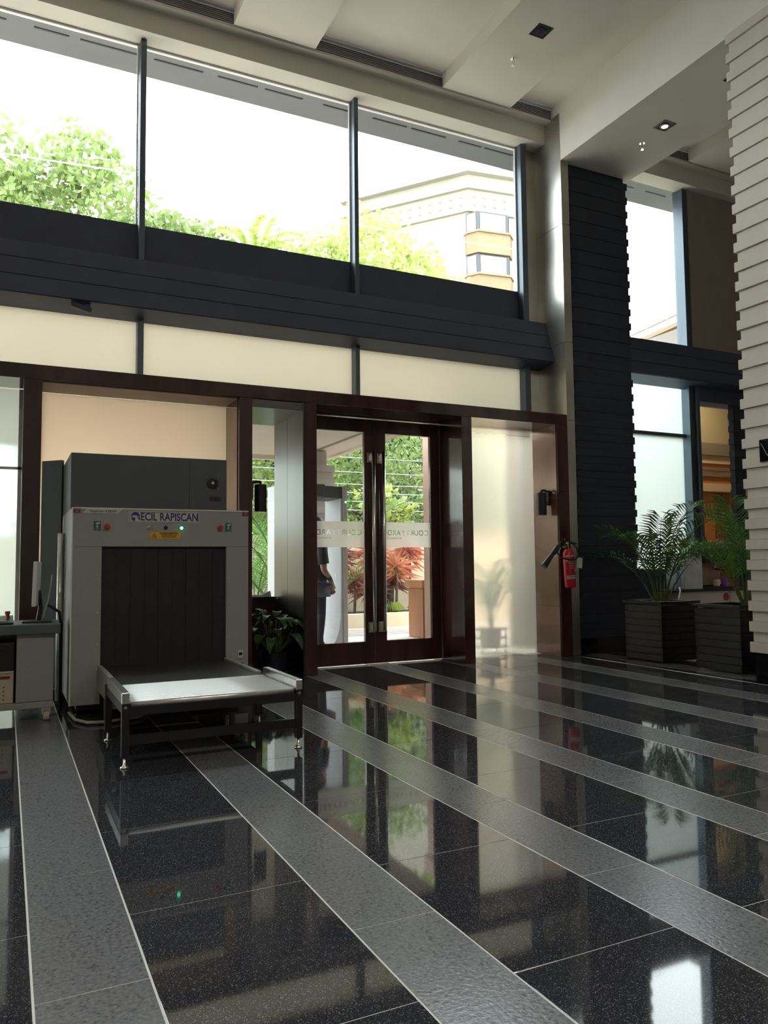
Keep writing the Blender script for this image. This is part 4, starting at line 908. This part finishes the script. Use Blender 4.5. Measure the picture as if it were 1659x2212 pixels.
build(mb, 'vent_holes', 'ink', ub); B('case_seam', 'ink', ub, -0.59, 0.06, 6.458, 6.461, 0.372, 0.375)
mo = thing('monitor', (0.22, 6.62, 0.735), 'thin flat monitor seen edge-on above the desk', 'monitor')
mm = Matrix.Rotation(R(1.5), 3, 'Y') @ Matrix.Rotation(R(-6), 3, 'Z')
build(MB().obox((0.218, 6.56, 1.035), (0.028, 0.42, 0.335), mm), 'housing', 'white_plastic', mo, bevel=0.004)
build(MB().obox((0.202, 6.56, 1.035), (0.010, 0.40, 0.315), mm), 'screen', 'screen_blue', mo)
build(MB().tube([(0.235, 6.62, 0.74), (0.25, 6.62, 0.85), (0.235, 6.60, 0.98)], [0.02, 0.018, 0.02], 8), 'stand', 'black_plastic', mo); build(MB().box(0.12, 0.33, 6.52, 6.72, 0.736, 0.75), 'base', 'black_plastic', mo, bevel=0.004)
kb = thing('keyboard', (-0.1, 6.55, 0.735), 'sloped black control keyboard on the desk', 'keyboard')
build(MB().prism([(6.44, 0.736), (6.72, 0.736), (6.72, 0.79), (6.44, 0.752)], 'x', -0.4, 0.06), 'body', 'black_plastic', kb, bevel=0.004)
for i in range(6):
    for j in range(3): build(MB().box(-0.36 + i * 0.065, -0.31 + i * 0.065, 6.48 + j * 0.075, 6.53 + j * 0.075, 0.757 + j * 0.0102, 0.768 + j * 0.0102), 'key', 'label_white', kb)
build(MB().lathe([(0.014, 0.78), (0.014, 0.80), (0.02, 0.806), (0.018, 0.825)], (0.02, 6.66, 0), 14), 'emergency_button', 'emergency_red', kb)
tag(build(MB().tube([(0.27, 6.66, 0.75), (0.28, 6.66, 0.80), (0.31, 6.68, 0.92), (0.325, 6.70, 1.02), (0.335, 6.72, 1.10)], 0.006, 7).tube([(0.27, 6.66, 0.75), (0.26, 6.70, 0.742), (0.22, 6.74, 0.742)], 0.006, 7), 'monitor_cable', 'cable_white', base=(0.3, 6.68, 0.74), smooth=True), 'pale cable rising behind the flat monitor', 'cable')
tag(build(MB().tube([(0.30, 6.75, 0.86), (0.34, 6.75, 0.84), (0.395, 6.76, 0.80), (0.41, 6.77, 0.7), (0.41, 6.77, 0.3), (0.42, 6.8, 0.02)], 0.012, 8), 'power_cable', 'black_plastic', base=(0.4, 6.76, 0.02), smooth=True), 'thick black cable drooping between desk and scanner', 'cable')

# ---- wall sconces
def sconce(x, y, z, side, label):
    t = thing('wall_sconce', (x, y, z), label, 'wall lamp', 'black sconces on the portal')
    s = side
    build(MB().lathe([(0.058, -0.145), (0.064, -0.14), (0.064, 0.13), (0.058, 0.14)], (x + s * 0.115, y, z), 24), 'shade', 'black_metal', t, smooth=False)
    build(MB().lathe([(0.05, -0.147), (0.05, -0.142)], (x + s * 0.115, y, z), 20), 'lens', 'satin_steel', t)
    build(MB().box(min(x, x + s * 0.03), max(x, x + s * 0.03), y - 0.035, y + 0.035, z - 0.02, z + 0.17), 'back_plate', 'black_metal', t, bevel=0.004)
    build(MB().tube([(x + s * 0.02, y, z + 0.155), (x + s * 0.07, y, z + 0.17), (x + s * 0.115, y, z + 0.165), (x + s * 0.115, y, z + 0.14)], 0.016, 10), 'arm', 'black_metal', t, smooth=True)
sconce(2.2605, 7.80, 1.86, 1, 'black cylinder sconce beside the scanner, left of the doors')
sconce(6.1775, 7.88, 1.90, -1, 'black cylinder sconce above the fire extinguisher')
tag(build(MB().tube([(6.16, 7.86, 2.06), (6.2, 7.69, 2.045), (6.30, 7.688, 2.05)], 0.006, 6), 'sconce_cable', 'black_plastic', base=(6.2, 7.7, 2.05)), 'thin cable from the right sconce to the portal post', 'cable')

# ---- fire extinguisher
fe = thing('fire_extinguisher', (6.305, 7.60, 0.84), 'red fire extinguisher with black horn hung on the portal post', 'fire extinguisher')
ex, ey, zb = 6.262, 7.605, 0.845
lean = Matrix.Rotation(R(3.0), 3, 'Y').inverted()
def EX(p): return Vector((ex, ey, zb)) + lean @ Vector(p)
cyl = build(MB().lathe([(0.05, 0), (0.066, 0.01), (0.069, 0.03), (0.069, 0.40), (0.062, 0.44), (0.042, 0.475), (0.02, 0.49), (0.018, 0.51)], (ex, ey, zb), 28, lean), 'cylinder', 'ext_red', fe, smooth=True)
vh = build(MB().lathe([(0.02, 0.50), (0.022, 0.51), (0.022, 0.555), (0.012, 0.565)], (ex, ey, zb), 14, lean), 'valve', 'brass', fe)
a = EX((-0.05, 0, 0.565)); b = EX((0.13, 0, 0.535)); build(MB().tube([EX((-0.02, 0, 0.56)), EX((0.04, 0, 0.56)), EX((0.14, 0, 0.535))], 0.010, 8), 'lever', 'black_metal', vh); build(MB().tube([EX((-0.045, 0, 0.60)), EX((0.03, 0, 0.60))], [0.012, 0.014], 8), 'lever', 'black_metal', vh)
build(MB().box(ex - 0.09, ex + 0.05, 7.66, 7.699, zb + 0.47, zb + 0.53).box(ex - 0.075, ex - 0.05, 7.58, 7.699, zb + 0.49, zb + 0.515), 'bracket', 'black_metal', fe)
hp = [EX((-0.02, -0.01, 0.53)), EX((-0.10, -0.03, 0.545)), EX((-0.18, -0.04, 0.50)), EX((-0.205, -0.05, 0.44)), EX((-0.17, -0.07, 0.38)), EX((-0.06, -0.085, 0.345)), EX((0.04, -0.085, 0.345)), EX((0.11, -0.06, 0.40)), EX((0.115, -0.03, 0.48)), EX((0.07, -0.02, 0.54)), EX((0.02, -0.02, 0.55))]
build(MB().tube(hp, 0.0105, 9), 'hose', 'black_plastic', fe, smooth=True)
h0 = Vector((6.09, 7.58, 1.385)); h1 = Vector((5.825, 7.56, 1.11))
build(MB().tube([h0 + Vector((0.035, 0.01, 0.03)), h0.lerp(h1, 0.08), h0.lerp(h1, 0.1), h0.lerp(h1, 0.42), h0.lerp(h1, 0.45), h1], [0.010, 0.012, 0.030, 0.032, 0.026, 0.042], 14), 'horn', 'black_plastic', fe, smooth=False)
build(MB().tube([h0.lerp(h1, 0.18) + Vector((0.03, -0.01, -0.03)), h0.lerp(h1, 0.28) + Vector((0.045, -0.01, -0.04)), h0.lerp(h1, 0.42) + Vector((0.03, -0.01, -0.03))], 0.007, 7), 'horn_grip', 'satin_steel', fe)
def band(z0, z1, m, r=0.0697, a0=-70, a1=70):
    n = 16; v = []
    for i in range(n + 1):
        aa = R(a0 + (a1 - a0) * i / n)
        for z in (z0, z1): v.append(Vector((ex, ey, zb)) + lean @ Vector((r * math.sin(aa), -r * math.cos(aa), z)))
    return build(MB().add(v, [(2 * i, 2 * i + 2, 2 * i + 3, 2 * i + 1) for i in range(n)]), 'label_band', m, cyl)
for z0, z1, s, sz in ((0.385, 0.400, 'CARBON DIOXIDE', 0.010), (0.325, 0.345, 'SECURITY', 0.014)):
    band(z0, z1, 'label_white'); t_ = text('label_text', s, sz, EX((0, 0, (z0 + z1) / 2)), 'ink', cyl, wrap=0.0708, bold=0.0003)
bd = band(0.115, 0.155, 'label_white'); text('label_text', 'IGNA FIRE', 0.036, EX((0, 0, 0.135)), 'ink', cyl, wrap=0.0708, bold=0.0008)
text('label_text', 'CLASS B', 0.024, EX((-0.006, 0, 0.305)), 'label_white', cyl, wrap=0.0708, bold=0.0006); text('label_text', 'AND C', 0.026, EX((-0.006, 0, 0.272)), 'label_white', cyl, wrap=0.0708, bold=0.0006); text('label_text', 'DO NOT', 0.02, EX((-0.004, 0, 0.242)), 'label_white', cyl, wrap=0.0708, bold=0.0004)
band(0.195, 0.235, 'label_white', a0=25, a1=52)
build(MB().obox(EX((0.125, -0.05, 0.30)), (0.085, 0.002, 0.13), Matrix.Rotation(R(4), 3, 'Y')), 'inspection_tag', 'label_white', fe); build(MB().tube([EX((0.125, -0.05, 0.36)), EX((0.125, -0.055, 0.40)), EX((0.114, -0.045, 0.44))], 0.0025, 5), 'tag_string', 'ink', fe)

# ---- potted peace lily in the steel lined bay
pl = thing('potted_plant', (2.60, 8.02, 0), 'leafy dark green plant in a navy pot beside the door post', 'potted plant')
px_, py_ = 2.60, 8.02
build(MB().lathe([(0.105, 0), (0.115, 0.01), (0.145, 0.235), (0.15, 0.245), (0.138, 0.248), (0.13, 0.215)], (px_, py_, 0), 28), 'pot', 'pot_navy', pl, smooth=False)
build(MB().lathe([(0.132, 0.215), (0.05, 0.225)], (px_, py_, 0), 20), 'soil', 'soil', pl)
random.seed(21)
for i in range(38):
    a = i * 2.399 + 0.3; e = R(random.uniform(38, 82)); L = random.uniform(0.40, 0.66); d = Vector((math.cos(a) * math.cos(e), math.sin(a) * math.cos(e), math.sin(e)))
    q = Vector((px_ + 0.05 * math.cos(a), py_ + 0.05 * math.sin(a), 0.225)); s1 = q + d * L * 0.62; hd = Vector((d.x, d.y, 0)).normalized()
    if s1.x > 2.76: s1.x = 2.76
    lv = build(MB().tube([q, q + d * L * 0.35, s1], [0.006, 0.005, 0.004], 5), 'leaf_stalk', 'stem', pl)
    sd = Vector((-hd.y, hd.x, 0)); ll = random.uniform(0.17, 0.26); w = ll * 0.24; v = []
    for k in range(7):
        t_ = k / 6; c = s1 + (hd * math.cos(e - 1.1 * t_) + Vector((0, 0, math.sin(e * 0.85 - 1.15 * t_)))) * (ll * t_); ww = w * math.sin(math.pi * (0.06 + 0.92 * t_) ** 0.8)
        for s in (-1, 0, 1):
            pnt = c + sd * s * ww + Vector((0, 0, 0.22 * ww * abs(s))); pnt.x = min(pnt.x, 2.80); pnt.x = max(pnt.x, 2.30); v.append(pnt)
    f = []
    for k in range(6):
        for s in (0, 1): f.append((k * 3 + s, k * 3 + s + 1, k * 3 + s + 4, k * 3 + s + 3))
    build(MB().add(v, f), 'leaf', 'leaf_dark', lv, smooth=True)
# tray with folded cloth on the ledge
tr = thing('ledge_tray', (2.70, 8.69, 0.77), 'black tray with a crumpled white cloth on the sidelight ledge', 'tray')
build(MB().box(2.52, 2.80, 8.62, 8.655, 0.0, 0.0).box(2.50, 2.80, 8.56, 8.656, 0.772, 0.80), 'tray', 'black_plastic', tr, bevel=0.004)
me = MB(); v = []; f = []; N = 10
for i in range(N + 1):
    for j in range(5):
        u, w = i / N, j / 4; h = 0.05 * math.sin(math.pi * w) * (0.35 + 0.65 * u) * (1 + 0.3 * math.sin(7 * u + 3 * w)); v.append((2.52 + 0.22 * u, 8.575 + 0.07 * w, 0.801 + h))
for i in range(N):
    for j in range(4): f.append((i * 5 + j, i * 5 + 5 + j, i * 5 + 6 + j, i * 5 + 1 + j))
build(MB().add(v, f), 'cloth', 'cloth_white', tr, smooth=True)

# ---- potted areca palm and stand behind the frosted panel (outside)
bp_ = thing('blurred_palm', (5.70, 8.55, 0), 'potted palm blurred behind the right frosted panel', 'potted palm')
build(MB().lathe([(0.12, 0.06), (0.15, 0.32), (0.13, 0.32)], (5.70, 8.55, 0), 20), 'pot', 'black_plastic', bp_)
for k in range(3): build(MB().tube([(5.70 + 0.24 * math.cos(q), 8.55 + 0.16 * math.sin(q), 0.08 + 0.11 * k) for q in np.linspace(0, 6.283, 21)], 0.009, 6), 'stand_ring', 'black_metal', bp_)
for k in range(4): build(MB().tube([(5.70 + 0.24 * math.cos(k * 1.571 + 0.7), 8.55 + 0.16 * math.sin(k * 1.571 + 0.7), z) for z in (0, 0.30)], 0.009, 6), 'stand_leg', 'black_metal', bp_)
random.seed(5)
for i in range(7):
    a = i * 2.4 + 0.8; e = R(84 - 40 * i / 7); frond(bp_, (5.70, 8.52, 0.3), (math.cos(a) * math.cos(e) * 0.6, abs(math.sin(a)) * math.cos(e) * 0.2, math.sin(e)), random.uniform(0.7, 1.15), R(60), 22, 0.2, 'leaf_palm_light', width=0.025)

# ---- slatted planters with areca palms (niche)
def slat_planter(x, y, label, seedv, lm, n, dx=0.0, dy=0.0, tilt=34):
    random.seed(seedv)
    t = thing('palm_planter', (x, y, 0), label, 'potted palm', 'palms in slatted planters'); W = 0.29
    b = build(MB().box(x - W + 0.03, x + W - 0.03, y - W + 0.03, y + W - 0.03, 0.02, 0.62), 'planter_box', 'black_metal', t)
    for k in range(8):
        z0 = 0.02 + k * 0.08
        for q in ((x - W, x + W, y - W, y - W + 0.02), (x - W, x + W, y + W - 0.02, y + W), (x - W, x - W + 0.02, y - W + 0.021, y + W - 0.021), (x + W - 0.02, x + W, y - W + 0.021, y + W - 0.021)):
            B('slat', 'planter_wood', b, *q, z0, z0 + 0.072)
    build(MB().box(x - W - 0.02, x + W + 0.02, y - W - 0.02, y - W + 0.06, 0.665, 0.70).box(x - W - 0.02, x + W + 0.02, y + W - 0.06, y + W + 0.02, 0.665, 0.70).box(x - W - 0.02, x - W + 0.06, y - W + 0.06, y + W - 0.06, 0.665, 0.70).box(x + W - 0.06, x + W + 0.02, y - W + 0.06, y + W - 0.06, 0.665, 0.70), 'rim', 'planter_wood', t, bevel=0.004)
    build(MB().box(x - W + 0.03, x + W - 0.03, y - W + 0.03, y + W - 0.03, 0.62, 0.64), 'soil', 'soil', t)
    for i in range(n):
        a = i * 2.399 + seedv; e = R(88 - tilt * ((i + 0.5) / n)); q = Vector((x + dx + 0.045 * math.cos(a), y + dy + 0.045 * math.sin(a), 0.63))
        build(MB().tube([q - Vector((0, 0, 0.03)), q + Vector((math.cos(a) * math.cos(e), math.sin(a) * math.cos(e), math.sin(e))) * 0.3], [0.016, 0.010], 6), 'cane', 'stem', t)
        frond(t, q, (math.cos(a) * math.cos(e), math.sin(a) * math.cos(e), math.sin(e)), random.uniform(1.1, 1.5), R(70 + 40 * i / n), 26, 0.33, lm[i % len(lm)], width=0.024)
    return t
CLAMP[0] = (6.0, 7.70)
slat_planter(7.0, 6.87, 'feathery palm in a black slatted planter in front of the niche window', 4, ['leaf_palm', 'leaf_dark', 'leaf_palm'], 9)
CLAMP[0] = (5.17, 7.0)
slat_planter(7.0, 5.82, 'denser bright palm in a black slatted planter beside the cream pier', 9, ['leaf_palm_light', 'leaf_palm'], 11, 0.1, -0.1, 30)

CLAMP[0] = None
# ---- coffee counter
ct = thing('coffee_counter', (8.85, 7.75, 0), 'white coffee counter in the niche behind the planters', 'counter')
build(MB().box(8.10, 9.8, 7.66, 8.12, 0.74, 0.77), 'counter_top', 'black_metal', ct, bevel=0.004)
build(MB().box(8.2, 9.15, 7.70, 8.1, 0.0, 0.738), 'front_panel', 'counter_white', ct); build(MB().box(9.16, 9.8, 7.69, 8.1, 0.0, 0.738), 'side_cabinet', 'mug_cream', ct)
build(MB().lathe([(0.055, 0), (0.055, 0.004)], (9.08, 7.70, 0.655), 20, rotX), 'round_sticker', 'emergency_red', ct)
cm = thing('coffee_machine', (8.65, 7.9, 0.77), 'black and steel coffee machine with a translucent side tank', 'coffee machine')
build(MB().box(8.32, 8.66, 7.72, 7.735, 0.775, 1.245).box(8.32, 8.335, 7.735, 8.05, 0.775, 1.245).box(8.645, 8.66, 7.735, 8.05, 0.775, 1.245), 'water_tank', 'tank_grey', cm, bevel=0.004)
build(MB().box(8.31, 8.67, 7.71, 8.06, 1.245, 1.262), 'tank_lid', 'black_plastic', cm); build(MB().box(8.338, 8.642, 7.74, 8.05, 0.78, 1.02), 'water', 'coffee_steel', cm)
bd_ = build(MB().box(8.675, 9.2, 7.86, 8.1, 0.80, 1.38), 'body', 'black_plastic', cm, bevel=0.01)
build(MB().box(8.68, 9.18, 7.70, 7.87, 1.14, 1.38), 'brew_head', 'black_metal', cm, bevel=0.02); build(MB().box(8.70, 9.16, 7.693, 7.702, 1.33, 1.37), 'chrome_trim', 'chrome', cm)
build(MB().tube([(8.93, 7.76, 1.15), (8.93, 7.76, 1.04)], [0.045, 0.03], 14), 'group_head', 'chrome', cm); build(MB().tube([(8.93, 7.76, 1.05), (8.93, 7.60, 1.03)], [0.018, 0.015], 10), 'portafilter', 'black_plastic', cm)
build(MB().lathe([(0.035, 0), (0.03, 0.02)], (8.80, 7.70, 1.24), 16, rotX), 'dial', 'chrome', cm); build(MB().lathe([(0.03, 0), (0.025, 0.02)], (9.06, 7.70, 1.24), 16, rotX), 'dial', 'brass', cm)
build(MB().box(8.69, 9.17, 7.852, 7.86, 0.82, 1.13), 'splash_plate', 'kraft', cm); build(MB().box(8.68, 9.25, 7.68, 8.1, 0.772, 0.80), 'drip_tray', 'black_metal', cm)
mg = thing('coffee_mug', (8.95, 7.74, 0.80), 'cream mug standing on the coffee machine tray', 'mug')
build(MB().lathe([(0.032, 0.802), (0.045, 0.81), (0.05, 0.90), (0.046, 0.90), (0.042, 0.82)], (8.95, 7.74, 0), 20), 'cup', 'mug_cream', mg, smooth=False); build(MB().tube([(8.995, 7.74, 0.885), (9.03, 7.74, 0.88), (9.035, 7.74, 0.845), (8.99, 7.74, 0.83)], 0.006, 7), 'handle', 'mug_cream', mg)
tag(build(MB().lathe([(0.04, 0.802), (0.055, 0.93), (0.05, 0.93), (0.037, 0.81)], (9.13, 7.75, 0), 18), 'paper_cup', 'purple_paper', base=(9.13, 7.75, 0.80)), 'purple paper cup beside the cream mug', 'cup')
btl = thing('glass_bottle', (8.25, 7.76, 0.77), 'clear glass bottle standing left of the coffee machine', 'bottle'); build(MB().lathe([(0.034, 0.772), (0.036, 0.80), (0.036, 0.92), (0.014, 1.0), (0.013, 1.045)], (8.25, 7.76, 0), 18), 'body', 'bottle_glass', btl, smooth=True); build(MB().lathe([(0.015, 1.046), (0.015, 1.065)], (8.25, 7.76, 0), 14), 'cap', 'black_plastic', btl)
cs = thing('cup_stack', (8.52, 7.9, 1.262), 'tall stack of brown and white paper cups on the coffee machine', 'cup stack')
for k in range(9): build(MB().lathe([(0.036, 1.263 + k * 0.022), (0.045, 1.30 + k * 0.022), (0.047, 1.304 + k * 0.022)], (8.56 - 0.10 * (k % 2), 7.88, 0), 14), 'paper_cup', 'kraft' if k % 3 else 'label_white', cs)
tag(build(MB().tube([(8.28, 7.72, 0.785), (8.15, 7.66, 0.80), (8.05, 7.55, 0.77), (7.95, 7.50, 0.62), (7.9, 7.5, 0.3), (7.9, 7.52, 0.015)], 0.012, 8), 'white_hose', 'cable_white', base=(8.0, 7.55, 0), smooth=True), 'white hose hanging from the coffee counter', 'hose')

# ---- ceiling fixtures
def downlight(x, y, z, lit, label, watt=12, cone=80):
    t = thing('downlight', (x, y, z), label, 'downlight', 'square recessed downlights')
    build(MB().frame(x - 0.095, x + 0.095, 0, 0, 0, 0, 0).box(x - 0.095, x + 0.095, y - 0.095, y - 0.08, z - 0.006, z).box(x - 0.095, x + 0.095, y + 0.08, y + 0.095, z - 0.006, z).box(x - 0.095, x - 0.08, y - 0.08, y + 0.08, z - 0.006, z).box(x + 0.08, x + 0.095, y - 0.08, y + 0.08, z - 0.006, z), 'trim_frame', 'black_metal', t)
    build(MB().box(x - 0.08, x + 0.08, y - 0.08, y + 0.08, z - 0.003, z - 0.0005), 'recess', 'ink', t)
    build(MB().lathe([(0.055, -0.012), (0.058, -0.003)], (x, y, z), 20), 'gimbal_ring', 'grille_metal' if lit else 'black_metal', t)
    build(MB().lathe([(0.038, -0.016), (0.04, -0.012)], (x, y, z), 20), 'lens', 'lamp_glow' if lit else 'screen_blue', t)
    if lit:
        l = bpy.data.lights.new('downlight_lamp', 'SPOT'); l.energy = watt; l.spot_size = R(cone); l.spot_blend = 0.6; l.color = (1, 0.85, 0.65); l.shadow_soft_size = 0.04
        lo_ = bpy.data.objects.new('downlight_lamp', l); col.objects.link(lo_); lo_.parent = t; lo_.location = (0, 0, -0.03)
def sprinkler(x, y, z, label):
    t = thing('sprinkler', (x, y, z), label, 'sprinkler', 'chrome ceiling sprinklers')
    build(MB().lathe([(0.035, -0.004), (0.034, 0.0)], (x, y, z), 18), 'escutcheon', 'chrome', t); build(MB().lathe([(0.014, -0.07), (0.012, -0.004)], (x, y, z), 12), 'body', 'chrome', t); build(MB().lathe([(0.006, -0.075), (0.022, -0.085), (0.02, -0.088)], (x, y, z), 12), 'deflector', 'chrome', t)
downlight(5.17, 6.53, ZD, False, 'unlit square downlight in the dropped ceiling panel')
downlight(7.02, 6.57, ZB, True, 'square downlight with pale lens in the big ceiling beam')
downlight(9.3, 6.5, ZD, True, 'unseen square downlight added to light the coffee counter', 420, 38)  # out-of-view spot added to brighten the counter front
downlight(7.02, 5.55, ZB, False, 'square downlight half hidden behind the cream pier')
sprinkler(5.17, 7.05, ZD, 'chrome sprinkler on the dropped ceiling panel'); sprinkler(7.06, 6.98, ZB, 'chrome sprinkler under the big ceiling beam')
# motion sensor under the bulkhead
ms = thing('motion_sensor', (0.62, 8.05, 3.72), 'small dark sensor box under the bulkhead', 'sensor')
build(MB().obox((0.62, 8.04, 3.715), (0.19, 0.08, 0.05), Matrix.Rotation(R(14), 3, 'Y')), 'housing', 'bulkhead_glare_blue', ms, bevel=0.004); build(MB().box(0.65, 0.70, 8.02, 8.06, 3.70, 3.77), 'mount', 'bulkhead_glare_blue', ms)
# plaque on the cream pier
pq = thing('wall_plaque', (6.36, 4.7, 2.1), 'black plaque on the cream pier at the right edge', 'sign')
build(MB().box(6.352, 6.367, 4.45, 4.945, 2.08, 2.29), 'plate', 'plinth_black', pq, bevel=0.002)
build(MB().tube([(6.351, 4.925, 2.255), (6.351, 4.86, 2.13)], 0.003, 6).tube([(6.351, 4.86, 2.13), (6.351, 4.80, 2.255)], 0.003, 6), 'engraved_line', 'satin_steel', pq)

# ---- unseen fill lamps added behind the camera and in the passage
def added_lamp(x, y, z, e, label, warm=(1, 0.92, 0.82)):
    t = thing('fill_lamp', (x, y, z), label, 'fill lamp', 'added fill lamps')
    build(MB().lathe([(0.28, -0.05), (0.30, -0.045), (0.30, 0.0)], (x, y, z), 28), 'housing', 'white_plastic', t); build(MB().lathe([(0.26, -0.055), (0.27, -0.05)], (x, y, z), 28), 'diffuser', 'lamp_glow', t)
    l = bpy.data.lights.new('fill_light', 'AREA'); l.shape = 'DISK'; l.size = 0.5; l.energy = e; l.color = warm
    o = bpy.data.objects.new('fill_light', l); col.objects.link(o); o.parent = t; o.location = (0, 0, -0.07)
added_lamp(11.6, 9.6, 4.6, 22, 'unseen fill lamp added on the passage ceiling', (1, 0.72, 0.42))
for x, y, w_ in ((-3.8, -2.5, 'left'), (1.3, -2.5, 'middle'), (6.05, -2.5, 'right')): added_lamp(x, y, ZR, 70, w_ + ' one of three unseen fill lamps added on the lobby ceiling behind the camera')
